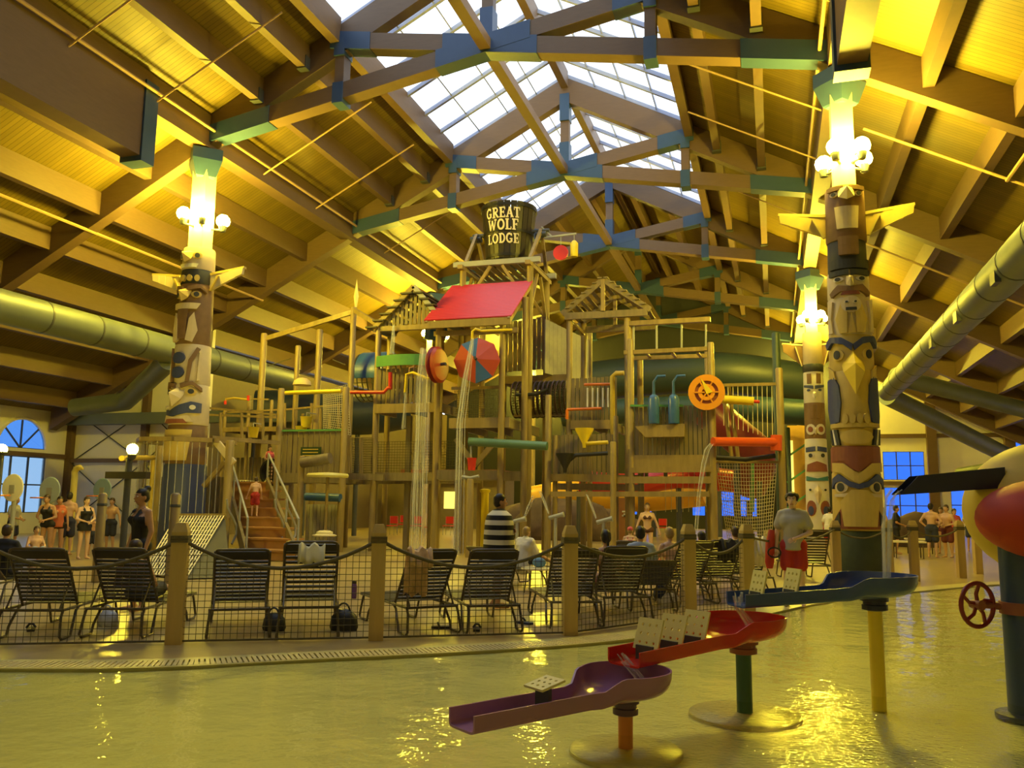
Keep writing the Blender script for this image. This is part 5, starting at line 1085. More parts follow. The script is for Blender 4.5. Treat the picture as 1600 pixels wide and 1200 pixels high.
lst = [ # px, py of the hinge, turn right of the view ray (deg), prototype, label
 (80, 944, 22, 0, 'strap lounger beside the boy in the dark shirt'), (208, 942, 22, 0, 'strap lounger with a bather stretched out on it'), (375, 943, 0, 0, 'strap lounger standing straight before the stairs'),
 (483, 944, 0, 2, 'low strap lounger with a pale cloth over its back'), (652, 940, -22, 0, 'strap lounger with a pink and green towel over one corner'), (757, 938, -14, 0, 'strap lounger in front of the man in the striped towel'),
 (888, 933, -12, 0, 'strap lounger behind the square fence post'), (962, 926, -18, 0, 'strap lounger behind which a dark-haired woman sits'), (1010, 915, -12, 1, 'low reclined strap lounger with a patterned bag beside it'),
 (1068, 907, -28, 0, 'steeply turned strap lounger beside the dark fence post'), (1116, 903.5, -28, 0, 'strap lounger draped with dark clothing'), (1162, 898, -26, 0, 'strap lounger with a white towel hung over it'), (1266, 883, -20, 2, 'strap chair standing behind the lifeguard')]
protos = [LG, LG2, LG3]; used = [False]*3
LPOS = []
for px, py, tr, k, lab in lst:
    p = G(px, py, .34); d = Vector((p.x, p.y)); ang = math.atan2(-d.x, d.y) - math.radians(tr)
    o = protos[k] if not used[k] else copy_tree(protos[k]); used[k] = True
    o.location = (p.x, p.y, 0); o.rotation_euler = (0, 0, ang); o['label'] = lab; o['group'] = 'strap loungers behind the rope fence'; LPOS.append((p, ang))
# ================================================================== towels, bags, small things by the loungers
def drape(name, label, cat, p, ang, w, h, mat, front=.25, dz=0, tilt=.35):
    """cloth hung over the top edge of a lounger back"""
    m = MB(); n = 10; k = 8; vs = []; R = Matrix.Rotation(ang, 3, 'Z')
    prof = [(-.05,-h), (-.03,-h*.5), (-.01,-.06), (.03,.02), (.08,.0), (.13,-front*.6), (.16,-front)]
    for i in range(n+1):
        x = -w/2+w*i/n
        for y, z in prof: vs.append(p + R @ Vector((x, -y-.02*math.sin(i*1.9+z*5), z+dz+.03*math.sin(i*1.3))))
    q = len(prof); m.add(vs, [(i*q+j, i*q+j+1, (i+1)*q+j+1, (i+1)*q+j) for i in range(n) for j in range(q-1)])
    o = obj(name, m, mat, smooth=True, label=label, cat=cat); md = o.modifiers.new('thick', 'SOLIDIFY'); md.thickness = .012; return o
def stripes(name, c1, c2, axis, pitch, tilt=0):
    m = boards(name, c1, axis, pitch, .8, .5); n = m.node_tree.nodes
    for x in n:
        if x.type == 'MIX' and x.inputs[0].links[0].from_node.type == 'MATH' and x.inputs[0].links[0].from_node.operation == 'LESS_THAN': x.inputs[7].default_value = c2+(1,)
    return m
def backtop(i, t=1.0, x=0, back=.95): p, a = LPOS[i]; return p.xy.to_3d()*1 + Matrix.Rotation(a,3,'Z') @ Vector((x, -.02-math.cos(back)*.84*t, .33+math.sin(back)*.84*t))
drape('beach_towel', 'pink and green towel hanging over a lounger corner', 'towel', backtop(4, 1.02, -.22), LPOS[4][1], .3, .55, M('pink_green_towel', (.75,.45,.25), .9, .6, 9), .2)
drape('beach_towel', 'pale cloth folded over the low lounger back', 'towel', backtop(3, .98, .0, 1.1), LPOS[3][1], .3, .22, M('pale_cloth', (.75,.70,.45), .9, .1), .2)
drape('beach_towel', 'white towel hung over the lounger by the lifeguard', 'towel', backtop(11, 1.02, .1), LPOS[11][1], .25, .5, M('white_towel', (.80,.76,.62), .9, .05), .3)
drape('clothing', 'dark clothing draped over a lounger back', 'clothes', backtop(10, 1.0, 0), LPOS[10][1], .35, .35, M('dark_cloth', (.03,.03,.03), .9, .2), .2)
p = G(553,935); T = thing('drink_bottle', 'purple drink bottle standing behind the net', 'bottle', p); m = MB(); m.lathe([(.04,0),(.045,.02),(.045,.2),(.035,.24)], p+Vector((0,0,.22)) if 0 else p, 14); obj('bottle_body', m, M('purple_plastic', (.14,.06,.25), .3, .05), T, smooth=40); m = MB(); m.lathe([(.036,.24),(.036,.28),(.0,.285)], p, 12); obj('bottle_cap', m, BLK, T, smooth=40)
def bag(px, py, s, mat, label, z=0):
    p = G(px, py, z); T = thing('bag', label, 'bag', p); m = MB(); m.lathe([(s*.5,0),(s*.56,s*.12),(s*.5,s*.5),(s*.3,s*.72),(.02,s*.78)], p, 12); o = obj('bag_body', m, mat, T, smooth=60); o.scale = (1,.7,1)
    m = MB(); m.tube([p+Vector((s*.25*math.cos(a),-.02,s*.68+s*.3*math.sin(a))) for a in [PI*k/8 for k in range(9)]], .012, 6); obj('bag_strap', m, mat, T, smooth=True)
bag(537,985,.34,BLK,'black bag on the ground beside the golden post'); bag(428,985,.28,TD,'dark bag under the low lounger'); bag(1048,948,.28,M('patterned_bag', (.55,.48,.30), .8, .5, 25),'pale patterned bag among the loungers'); bag(1034,934,.28,M('navy_bag', (.03,.04,.09), .8, .2),'navy bag beside the patterned bag'); bag(168,978,.26,M('silver_bag', (.6,.6,.6), .3, .4, 15),'shiny silver bag under the second lounger')
def shoe(px, py, rz, mat, label):
    p = G(px, py); T = thing('sandal', label, 'sandal', p); R = Matrix.Rotation(rz, 3, 'Z')
    m = MB(); m.prism([(-.04,-.12),(.04,-.12),(.05,.05),(.03,.13),(-.03,.13),(-.05,.05)], lambda a,b,t: p+R@Vector((a,b,t)), 0, .03); obj('sole', m, mat, T); m = MB(); m.tube([p+R@Vector((-.05,.03,.03)), p+R@Vector((-.02,.05,.07)), p+R@Vector((.02,.05,.07)), p+R@Vector((.05,.03,.03))], .014, 6); obj('sandal_strap', m, mat, T, smooth=True)
for px, py, rz, lab in ((745,985,.3,'dark sandal lying under the lounger before the striped towel'), (820,975,1.1,'dark sandal beside the white-towelled child'), (48,985,.8,'dark sandal under the left lounger'), (690,982,2.0,'dark sandal under the towel lounger')): shoe(px, py, rz, BLK if px != 820 else M('navy_bag', (1,1,1)), lab)
p = G(838,925); T = thing('side_table', 'small round pale table with blue bag beside the white-towelled child', 'table', p); m = MB(); m.lathe([(.28,.4),(.29,.42),(.28,.44),(0,.44)], p, 22); obj('table_top', m, M('cream_plastic', (1,1,1)), T, smooth=40)
for k in range(4): a_ = PI/4+k*PI/2; tube1('leg', FRM, T, [p+Vector((.2*math.cos(a_),.2*math.sin(a_),.41)), p+Vector((.25*math.cos(a_),.25*math.sin(a_),0))], .012, 6)
m = MB(); m.ell(p+Vector((.05,0,.53)), (.13,.09,.09), 12, 8); obj('bundle', m, M('blue_cloth', (.12,.25,.45), .8, .3, 12), smooth=True, label='bright blue cloth bundle on the small round table', cat='cloth')
# ================================================================== people
def remesh(mb, vox, name, mat, it=3):
    me = mb.mesh('tmp', mat); o = bpy.data.objects.new('tmp', me); COL.objects.link(o)
    r = o.modifiers.new('r', 'REMESH'); r.mode = 'VOXEL'; r.voxel_size = vox; s = o.modifiers.new('s', 'SMOOTH'); s.iterations = it; s.factor = .5
    dg = bpy.context.evaluated_depsgraph_get(); out = bpy.data.meshes.new_from_object(o.evaluated_get(dg)); out.name = name
    bpy.data.objects.remove(o); bpy.data.meshes.remove(me)
    if not out.materials: out.materials.append(mat)
    out.polygons.foreach_set('use_smooth', [True]*len(out.polygons)); return out
SK = [M('skin_fair', (.62,.38,.24), .5, .08, 10), M('skin_tan', (.50,.28,.15), .5, .08, 10), M('skin_pale', (.70,.47,.33), .5, .06, 10)]
HR = {'black': M('hair_black', (.015,.012,.01), .5, .2, 40), 'brown': M('hair_brown', (.06,.035,.018), .5, .2, 40), 'blond': M('hair_blond', (.35,.24,.09), .5, .2, 40)}
def vec(t): return Vector(t)
def stand(arms='down', lean=0., stride=0., turn=0.):
    j = dict(pel=vec((0,0,.93)), chest=vec((0,-.02-lean*.5,1.24)), neck=vec((0,-.01-lean*.9,1.43)), head=vec((0,-.03-lean*1.2,1.575)))
    for s, n in ((-1,'l'), (1,'r')):
        j['sh'+n] = vec((s*.165,-lean*.8,1.37)); j['hip'+n] = vec((s*.085,0,.90)); st = stride*s
        j['kn'+n] = vec((s*.10,-.03-st*.5,.49)); j['an'+n] = vec((s*.11,.02-st,.085)); j['toe'+n] = vec((s*.13,-.14-st,.035))
        a = arms if isinstance(arms, str) else arms[0 if s < 0 else 1]
        el, wr = {'down': ((.235,.02,1.10),(.25,-.06,.86)), 'front': ((.25,-.02,1.10),(.06,-.22,1.02)), 'hip': ((.31,.06,1.13),(.17,-.06,.96)), 'fold': ((.22,-.06,1.13),(-.05,-.19,1.15)), 'reach': ((.24,-.22,1.22),(.22,-.45,1.28)), 'raise': ((.30,-.05,1.55),(.2,-.12,1.78)), 'neckarm': ((.24,-.15,1.25),(.06,-.18,1.42)), 'side': ((.27,.0,1.11),(.34,-.05,.88))}[a]
        j['el'+n] = vec((s*el[0], el[1]-lean*.7, el[2])); j['wr'+n] = vec((s*wr[0], wr[1]-lean*.8, wr[2]))
    return j
def sit(z=.36, lean=-.15, leg=.7, arms='lap', knee=.12):
    """seated facing -Y; lean<0 leans back; leg is how far the feet stretch forward"""
    p = vec((0,0,z+.11)); up = vec((0,-lean,1)).normalized()
    j = dict(pel=p, chest=p+up*.31, neck=p+up*.50+vec((0,-.01,0)), head=p+up*.50+vec((0,-.04,.145)))
    for s, n in ((-1,'l'), (1,'r')):
        j['sh'+n] = p+up*.44+vec((s*.165,0,0)); j['hip'+n] = p+vec((s*.085,0,-.02)); j['kn'+n] = vec((s*.12,-.42,z+.12+knee)); j['an'+n] = vec((s*.13,-.42-leg*.45,max(.085,z+.06-.38*(1-leg)))); j['toe'+n] = j['an'+n]+vec((0,-.13,.05 if leg > .6 else -.04))
        e, w = {'lap': (vec((s*.25,-.08,-.26)), vec((s*.12,-.30,-.30))), 'prop': (vec((s*.24,.10,-.26)), vec((s*.25,.18,-.48))), 'fold': (vec((s*.22,-.1,-.24)), vec((s*-.02,-.24,-.2)))}[arms]
        j['el'+n] = j['sh'+n]+e-vec((s*.165,0,0)); j['wr'+n] = j['sh'+n]+w-vec((s*.165,0,0))
    return j
def body_mb(j, k=1., fem=False, child=False):
    m = MB(); c = m.cap; P, C, N, H = j['pel'], j['chest'], j['neck'], j['head']; up = (C-P).normalized()
    c(j['hipl'], j['hipr'], .105*k, .105*k); c(P, C, (.115 if fem else .125)*k, .125*k); c(C+vec((-.07,0,.02)), C+vec((.07,0,.02)), .115*k, .115*k)
    c(j['shl']*.72+j['shr']*.28, j['shr']*.72+j['shl']*.28, .075*k, .075*k); c(C+up*.05, N, .09*k, .055*k); c(N, H, .052*k, .05*k)
    m.ell(H+vec((0,0,.02)), (.075,.095,.105), 14, 10); m.ell(H+vec((0,-.03,-.05)), (.052,.06,.06), 12, 8); c(H+vec((0,-.095,.012)), H+vec((0,-.11,-.022)), .011, .015); m.ell(H+vec((-.076,.012,-.005)), (.012,.022,.032), 8, 6); m.ell(H+vec((.076,.012,-.005)), (.012,.022,.032), 8, 6)
    if fem:
        for s in (-1, 1): m.ell(C+vec((s*.07,-.095,.02)), (.06,.055,.06), 10, 8)
    for n in 'lr':
        c(j['sh'+n], j['el'+n], .05*k, .040*k); c(j['el'+n], j['wr'+n], .041*k, .027*k); c(j['hip'+n], j['kn'+n], .088*k, .056*k); c(j['kn'+n], j['an'+n], .056*k, .036*k)
        f = (j['kn'+n]*.38+j['an'+n]*.62); c(j['kn'+n].lerp(j['an'+n],.2)+vec((0,.018,0)), f+vec((0,.012,0)), .050*k, .040*k); h = j['an'+n]+vec((0,.03,-.035)); c(h, j['toe'+n], .038, .030)
        d = (j['wr'+n]-j['el'+n]).normalized(); c(j['wr'+n], j['wr'+n]+d*.06, .026, .032)
    return m
def hand(j, n, bm_mb):
    d = (j['wr'+n]-j['el'+n]).normalized(); s = -1 if n == 'l' else 1; a = d.cross(vec((0,-1,0.2))); a = a.normalized() if a.length > .1 else vec((1,0,0)); b = d.cross(a)
    p = j['wr'+n]+d*.075
    for i, L in enumerate((.068,.078,.073,.058)):
        o = a*(-.026+.0175*i); bm_mb.tube([p+o, p+o+d*L*.5+b*.004, p+o+d*L*.8+b*.02*s, p+o+d*L*.95+b*.034*s], [.0095,.009,.008,.005], 6)
    q = j['wr'+n]+d*.03; bm_mb.tube([q-a*.022, q-a*.045+d*.025, q-a*.05+d*.055], [.011,.01,.006], 6)
def person(label, loc, rz, j, skin=0, hair='brown', style='short', clothes=(), h=1.70, fem=False, vox=.017, name='person', group=None, k=1.):
    T = thing(name, label, 'person', (0,0,0), group)
    me = remesh(body_mb(j, k, fem), vox, 'body', SK[skin]); hm = MB()
    for n in 'lr': hand(j, n, hm)
    bm = bmesh.new(); bm.from_mesh(me); t = hm.mesh('t', SK[skin]); bm.from_mesh(t); bm.to_mesh(me); bm.free(); bpy.data.meshes.remove(t)
    me.polygons.foreach_set('use_smooth', [True]*len(me.polygons)); o = bpy.data.objects.new('body', me); COL.objects.link(o); o.parent = T
    H = j['head']
    for s in (-1, 1):
        m = MB(); m.ell(H+vec((s*.032,-.083,.012)), (.014,.012,.008), 8, 6); e = obj('eye', m, WHT, T, smooth=True); m = MB(); m.ell(H+vec((s*.032,-.092,.012)), (.006,.005,.006), 6, 5); obj('iris', m, BLK, e, smooth=True)
        m = MB(); m.cap(H+vec((s*.016,-.098,.036)), H+vec((s*.048,-.088,.036)), .005, .004, 6); obj('eyebrow', m, HR[hair], T, smooth=True)
    m = MB(); m.cap(H+vec((-.02,-.090,-.058)), H+vec((.02,-.090,-.058)), .007, .007, 6); obj('mouth', m, M('lips', (.35,.10,.07), .4, .05), T, smooth=True)
    m = MB(); m.ell(H+vec((0,.012,.045)), (.084,.100,.092), 14, 10); m.ell(H+vec((0,.035,.0)), (.082,.078,.085), 12, 8)
    if style == 'bun': m.ell(H+vec((0,.075,.125)), (.055,.055,.05), 12, 8)
    if style == 'long': m.cap(H+vec((0,.06,.0)), H+vec((0,.075,-.19)), .075, .05); m.cap(H+vec((-.05,.03,0)), H+vec((-.06,.04,-.14)), .035, .025); m.cap(H+vec((.05,.03,0)), H+vec((.06,.04,-.14)), .035, .025)
    if style == 'tail': m.cap(H+vec((0,.09,.04)), H+vec((0,.13,-.12)), .035, .02)
    if style == 'mop':
        for i in range(14): a = 2*PI*i/14; m.ell(H+vec((.075*math.cos(a),.02+.075*math.sin(a),.05+.02*math.sin(3*a))), (.036,.036,.045), 8, 6)
        m.ell(H+vec((0,-.06,.085)), (.07,.04,.035), 8, 6)
    hme = remesh(m, .014, 'hair', HR[hair], 2)
    bm = bmesh.new(); bm.from_mesh(hme); cut = [v for v in bm.verts if v.co.y < H.y-.055 and v.co.z < H.z+.055]; bmesh.ops.delete(bm, geom=cut, context='VERTS'); bm.to_mesh(hme); bm.free()
    ho = bpy.data.objects.new('hair', hme); COL.objects.link(ho); ho.parent = T
    for kind, mat in clothes:
        m = MB(); c = m.cap; P, C, N = j['pel'], j['chest'], j['neck']; e = .016; up = (C-P).normalized()
        if kind in ('trunks', 'briefs', 'shorts'):
            f = {'trunks': .8, 'briefs': .12, 'shorts': .7}[kind]; c(j['hipl'], j['hipr'], .105*k+e, .105*k+e); c(P+up*.0, P+up*.07, .118*k+e, .118*k+e)
            for n in 'lr': c(j['hip'+n], j['hip'+n].lerp(j['kn'+n], f), .09*k+e, (.09-.02*f)*k+e+(.018 if f > .5 else 0))
        if kind in ('suit', 'skirtsuit'):
            c(j['hipl'], j['hipr'], .105*k+e*.7, .105*k+e*.7); c(P, C+up*.02, .12*k+e*.5, .122*k+e*.5); c(C+vec((-.06,-.01,.02)), C+vec((.06,-.01,.02)), .115*k+e*.6, .115*k+e*.6)
            for s in (-1, 1):
                if fem: m.ell(C+vec((s*.07,-.098,.02)), (.066,.06,.064), 10, 8)
                m.tube([C+vec((s*.07,-.12,.06)), C+vec((s*.085,-.085,.15)), C+vec((s*.09,-.0,.19)), C+vec((s*.08,.09,.13))], .014, 6)
            if kind == 'skirtsuit': m.lathe([(.12,.1),(.155,0),(.19,-.16),(.165,-.16),(.12,.02)], P+vec((0,0,0)), 18)
        if kind == 'bikini':
            c(j['hipl'], j['hipr'], .105*k+e*.5, .105*k+e*.5); me1 = remesh(m, .018, 'bikini_bottom', mat); oo = bpy.data.objects.new('bikini_bottom', me1); COL.objects.link(oo); oo.parent = T; m = MB(); c = m.cap
            for s in (-1, 1): m.ell(C+vec((s*.07,-.10,.02)), (.064,.055,.058), 10, 8); m.tube([C+vec((s*.07,-.12,.06)), C+vec((s*.06,-.06,.16)), N+vec((s*.03,.05,0))], .012, 6)
            m.lathe([(.13,-.02),(.15,-.02),(.15,.02),(.13,.02)], C, 18, cap=False)
        if kind in ('tee', 'top'):
            c(P+up*.02, C, .128*k+e, .132*k+e); c(C+vec((-.075,0,.02)), C+vec((.075,0,.02)), .118*k+e, .118*k+e); c(j['shl']*.75+j['shr']*.25, j['shr']*.75+j['shl']*.25, .076*k+e, .076*k+e); c(C+up*.05, N-vec((0,0,.03)), .09*k+e, .06*k+e); m.lathe([(.158*k,-.10),(.156*k,.02),(.145*k,.12)], P, 20)
            if kind == 'tee':
                for n in 'lr': c(j['sh'+n], j['sh'+n].lerp(j['el'+n], .62), .052*k+e, .052*k+e+.012)
        if kind == 'wrap':     # towel around the shoulders
            c(C+vec((-.09,0,.03)), C+vec((.09,0,.03)), .13*k+e, .13*k+e); c(j['shl'], j['shr'], .085*k+e, .085*k+e); c(P-up*.1, C, .19*k+e, .15*k+e)
            for n in 'lr': c(j['sh'+n], j['el'+n], .07*k+e, .075*k+e); c(j['el'+n], j['wr'+n], .075*k+e, .055*k+e)
            c(C+up*.08+vec((0,.02,0)), N, .1*k+e, .07*k+e)
        if kind == 'cape':     # long towel hanging from the shoulders
            m.lathe([(.31,-.62),(.30,-.3),(.285,0),(.27,.16),(.235,.27),(.12,.35),(.07,.37)], C+vec((0,.0,-.13)), 26); m.v = [vec((q.x, C.y+(q.y-C.y)*.8, q.z)) for q in m.v]
        if kind == 'cap_hat': m.ell(j['head']+vec((0,.01,.055)), (.095,.11,.085), 14, 10)
        cm = remesh(m, .018 if kind != 'cape' else .022, kind, mat, 2)
        nm = {'trunks': 'swim_trunks', 'briefs': 'swim_briefs', 'shorts': 'shorts', 'suit': 'swimsuit', 'skirtsuit': 'skirted_swimsuit', 'bikini': 'bikini_top', 'tee': 't_shirt', 'top': 'top', 'wrap': 'towel', 'cape': 'towel', 'cap_hat': 'swim_cap'}[kind]
        if kind == 'suit' or kind == 'skirtsuit':
            bm = bmesh.new(); bm.from_mesh(cm); bmesh.ops.delete(bm, geom=[v for v in bm.verts if v.co.z > C.z+.075 and (abs(v.co.x) < .055 or abs(v.co.x) > .12)], context='VERTS'); bm.to_mesh(cm); bm.free()
        oo = bpy.data.objects.new(nm, cm); COL.objects.link(oo); oo.parent = T
    s = h/1.70; T.scale = (s, s, s); T.location = loc; T.rotation_euler = (0, 0, rz); return T
def face(p, deg=0):
    """rotation that makes a figure at p look at the viewer, turned deg to its picture-right"""
    return math.atan2(-p.x, p.y) + math.radians(deg)
BLKC = M('black_swim_fabric', (.012,.012,.015), .7, .2); REDC = M('red_fabric', (.42,.03,.02), .8, .1); GREYC = M('grey_tee_fabric', (.42,.40,.33), .85, .08, 8); NAVC = M('navy_fabric', (.03,.035,.07), .8, .1)
ORNC = M('orange_fabric', (.55,.14,.05), .8, .1); WHTC = M('white_towel_fabric', (.80,.76,.62), .9, .05, 20, .2); MARC = M('maroon_fabric', (.14,.03,.03), .8, .1); PNKC = M('pink_fabric', (.60,.10,.14), .8, .1); BLUC = M('pale_blue_fabric', (.35,.42,.55), .8, .1)
STRIPE = stripes('black_white_towel', (.72,.68,.55), (.01,.01,.012), 2, .145)
def lounger_for(p, ang, lab):
    o = copy_tree(LG2); R_ = Matrix.Rotation(ang, 3, 'Z'); o.location = Vector((p.x,p.y,0)) - R_ @ Vector((0,.62,0)); o.rotation_euler = (0,0,ang); o['label'] = lab; o['group'] = 'strap loungers behind the rope fence'
def at(px, v, z=0): p = V(px, 800, v); return Vector((p.x, p.y, z))
def atd(px, y, z=0): return G(px, y, z)
# lifeguard
p = atd(1243, 948); LGP = p; lg = person('lifeguard in grey T-shirt and red shorts holding a red rescue tube', p, face(p, -4), stand(('down','front')), 2, 'black', 'mop', (('tee', GREYC), ('shorts', REDC)), 1.84, vox=.015)
R = Matrix.Rotation(face(p,-4), 3, 'Z'); T = thing('rescue_tube', 'red rescue tube with black strap carried under the lifeguard arm', 'rescue tube', p)
q = lambda x, y, z: p + R @ Vector((x, y, z))
m = MB(); m.tube([q(-.33,-.06,1.22), q(-.36,-.08,1.0), q(-.375,-.10,.7), q(-.375,-.10,.60)], [.05,.075,.075,.05], 12); obj('float', m, M('red_foam', (.50,.04,.02), .6, .05), T, smooth=True)
m = MB(); m.tube([q(-.29+.1*math.cos(a),-.16,.86+.08*math.sin(a)) for a in [2*PI*k/12 for k in range(13)]], .014, 6); obj('strap', m, BLK, T, smooth=True)
# woman in black swimsuit at the left
p = atd(212, 955); person('woman in a black swimsuit with dark hair in a bun, looking left', p, face(p, -62), stand('down'), 1, 'black', 'bun', (('suit', BLKC),), 1.74, True, .015)
# man in striped towel, back three-quarter
p = atd(776, 950); person('man wrapped in a black and white striped towel', p, face(p, 105), stand('fold'), 1, 'black', 'short', (('cape', STRIPE), ('trunks', NAVC)), 1.74, vox=.015)
# seated child in white towel
p = atd(818, 914); p.z = .365-.305*1.5/1.7; lounger_for(atd(818,914), face(p,-40), 'strap lounger under the child wrapped in a white towel'); person('child sitting wrapped in a white towel', p, face(p, 140), sit(.30, .1, 1.0, 'fold'), 0, 'blond', 'short', (('wrap', WHTC), ('trunks', NAVC)), 1.5)
# people on the loungers
seat = [(955, 926, 0, sit(.33,.05,1.0,'lap'), 1,'black','tail',(('suit', MARC),), 1.66, True, 'dark-haired woman in a maroon suit sitting sideways on a lounger'),
        (1004, 912, 0, sit(.33,.0,1.0,'lap'), 0,'black','short',(('tee', BLUC),('trunks',NAVC)), 1.72, False, 'dark-haired man sitting with his back to the pool in a pale shirt'),
        (985, 892, 0, sit(.33,.0,1.0,'lap'), 2,'blond','short',(('cap_hat', PNKC),('suit', PNKC)), 1.35, True, 'child in a pink swim cap sitting behind the loungers'),
        (1032, 898, 0, sit(.33,.1,1.0,'lap'), 0,'blond','short',(('trunks',ORNC),), 1.66, False, 'shirtless blond man sitting with bare back'),
        (1062, 905, 0, sit(.33,.0,1.0,'lap'), 1,'black','short',(('tee', BLKC),('trunks',NAVC)), 1.5, False, 'small figure in black sitting beside the dark fence post'),
        (1142, 905, 0, sit(.33,-.3,1.0,'lap'), 0,'brown','short',(('trunks',NAVC),), 1.7, False, 'man leaning back on a lounger near the lifeguard'),
        (2, 936, 0, sit(.33,-.1,1.0,'lap'), 0,'brown','short',(('tee', BLKC),('trunks',NAVC)), 1.55, False, 'boy in a dark shirt sitting at the left edge of the loungers')]
for px, y, tr, j, sk, hc, st, cl, h, fem, lab in seat:
    i = {955: 7, 1004: 8, 1032: 9, 1062: 10, 1142: 11}.get(px)
    if i is not None: ang = LPOS[i][1]; p = LPOS[i][0].xy.to_3d() + Matrix.Rotation(ang,3,'Z') @ Vector((0,.42,0))
    else: p = atd(px, y); ang = math.atan2(-p.x, p.y)-(.384 if px < 100 else 0); lounger_for(p, ang, 'strap lounger under the '+' '.join(lab.split()[:5]))
    pz = p.copy(); pz.z = .365-.335*h/1.7; person(lab, pz, ang+PI, j, sk, hc, st, cl, h, fem)
# bather stretched out on the second lounger: legs seen past the fence post
P2, a2 = LPOS[1]; p = Vector((P2.x, P2.y, 0)) + Matrix.Rotation(a2,3,'Z') @ Vector((0,.20,.365-.345*1.6/1.7)); person('bather in dark shorts stretched out on a lounger', p, a2+PI, sit(.34,-.72,1.0,'lap',.0), 1, 'brown', 'short', (('trunks', BLKC),), 1.6)
# standing people further back
back = [(1012, 876, 0, stand('side'), 2,'blond','short',(('bikini', M('brown_bikini', (.10,.04,.03), .7, .1)),), 1.66, True, 'blond woman in a dark bikini standing behind the loungers'),
        (128, 874, 25, stand('front'), 2,'brown','tail',(('skirtsuit', BLKC),), 1.62, True, 'woman in a black skirted swimsuit walking by the hoops'),
        (70, 872, -25, stand('front', .12), 1,'brown','tail',(('suit', BLKC),), 1.66, True, 'woman in black swimsuit bending forward'),
        (86, 870, 10, stand('down'), 1,'black','tail',(('top', ORNC),('briefs', BLKC)), 1.62, True, 'woman in an orange top beside the bending woman'),
        (101, 868, 170, stand('down'), 0,'black','short',(('trunks', NAVC),), 1.74, False, 'shirtless man with his back turned at the hoops'),
        (142, 868, 160, stand('down'), 1,'black','short',(('trunks', NAVC),), 1.1, False, 'small child in navy trunks near the bollard'),
        (16, 866, 60, stand('front'), 1,'black','short',(('tee', GREYC),('shorts', NAVC)), 1.62, False, 'person in grey T-shirt at the left hoop'),
        (52, 880, 20, sit(.2,0,.6), 0,'brown','short',(('trunks', BLUC),), 1.4, False, 'child sitting on the splash pad'),
        (170, 862, -30, stand('side'), 0,'brown','short',(('trunks', NAVC),), 1.6, False, 'bather half hidden behind the lamp pole'),
        (1458, 872, 165, stand('hip'), 0,'black','short',(('trunks', NAVC),), 1.78, False, 'shirtless man in dark trunks with his back turned on the deck'),
        (1474, 866, -10, stand('fold'), 1,'brown','tail',(('suit', MARC),), 1.66, True, 'woman in a maroon suit standing with bathers'),
        (1483, 872, -30, stand('front'), 0,'brown','short',(('trunks', MARC),), 1.74, False, 'shirtless man in maroon trunks facing the group'),
        (1494, 866, 30, stand('down'), 0,'brown','tail',(('tee', PNKC),('shorts', PNKC)), 1.62, True, 'person in pink clothes at the edge of the group'),
        (1519, 862, 10, stand('front'), 1,'black','short',(('tee', M('light_blue_fabric', (.4,.5,.7), .8, .1)),('shorts', NAVC)), 1.7, False, 'person in a light blue shirt beyond the fence posts'),
        (1296, 866, 150, stand('down', .1), 1,'black','short',(('tee', WHTC),('shorts', REDC)), 1.62, False, 'person in a white shirt and red shorts by the totem poles'),
        (1402, 866, 90, stand('front'), 1,'black','short',(('tee', BLKC),('shorts', BLKC)), 1.7, False, 'person in black walking behind the falling jet'),
        (1383, 864, -60, stand('down'), 0,'brown','tail',(('suit', BLKC),), 1.62, True, 'woman in black swimsuit behind the falling jet')]
for px, y, tr, j, sk, hc, st, cl, h, fem, lab in back:
    p = atd(px, y); person(lab, p, face(p, tr), j, sk, hc, st, cl, h, fem, .022)
# climbers on the structure
p = Vector((V(394,836,22.1).x, 22.15, .27*4+.02)); person('child in red trunks climbing the plank stairs', p, face(p, 175), stand(('down','side'), .05, .1), 0, 'brown', 'short', (('trunks', REDC),), 1.18, vox=.02)
p = Vector((V(421,720,25.65).x, 25.65, 2.2)); person('child in a pink top on the landing above the stairs', p, face(p, 20), stand('front'), 0, 'brown', 'tail', (('top', PNKC),('briefs', PNKC)), 1.25, vox=.02)
p = Vector((V(645,560,26.2).x, 26.2, zat(640,632,25.4)+.0)); person('boy leaning over the green parapet of the gable tower', p, face(p, 35), stand('fold', .08), 1, 'black', 'short', (('trunks', NAVC),), 1.62, vox=.02)
# ================================================================== left splash area
def backboard(px, py, r, v, mat, label):
    c = V(px, py, v); T = thing('water_hoop', label, 'hoop', (c.x, v, 0))
    m = MB(); m.lathe([(0,-.02),(r,-.02),(r+.02,0),(r,.02),(0,.02)], c, 28, (0,1,0)); obj('round_backboard', m, mat, T, smooth=30)
    m = MB(); m.box(c.x-r*.25, v-.04, c.z-r*.45, c.x+r*.25, v-.02, c.z+r*.2); obj('target_patch', m, GREY, T)
    m = MB(); m.tube([c+Vector((r*.5*math.cos(2*PI*k/16), -.35+.25*math.sin(2*PI*k/16), -r*.6)) for k in range(17)], .02, 6, False); obj('rim', m, ORG_P, T, smooth=True)
    m = MB(); m.tube([(c.x, v+.08, 0), (c.x, v+.08, c.z+r*.3)], .06, 10); obj('pole', m, GREY, T, smooth=True)
backboard(20, 762, .34, 17.5, WHT, 'round white water basketball backboard with orange rim'); backboard(78, 766, .36, 19.5, M('pale_blue_board', (.42,.52,.62), .5, .05), 'pale blue round backboard in front of the tall window'); backboard(160, 765, .36, 23.5, M('sky_blue_board', (.30,.45,.62), .5, .05), 'small sky blue round backboard near the lamp pole')
c = V(112, 800, 20.5); T = thing('heron_spout', 'yellow curved heron-neck spout standing in the splash pad', 'spout', (c.x, 20.5, 0))
z = lambda y: V(112, y, 20.5).z
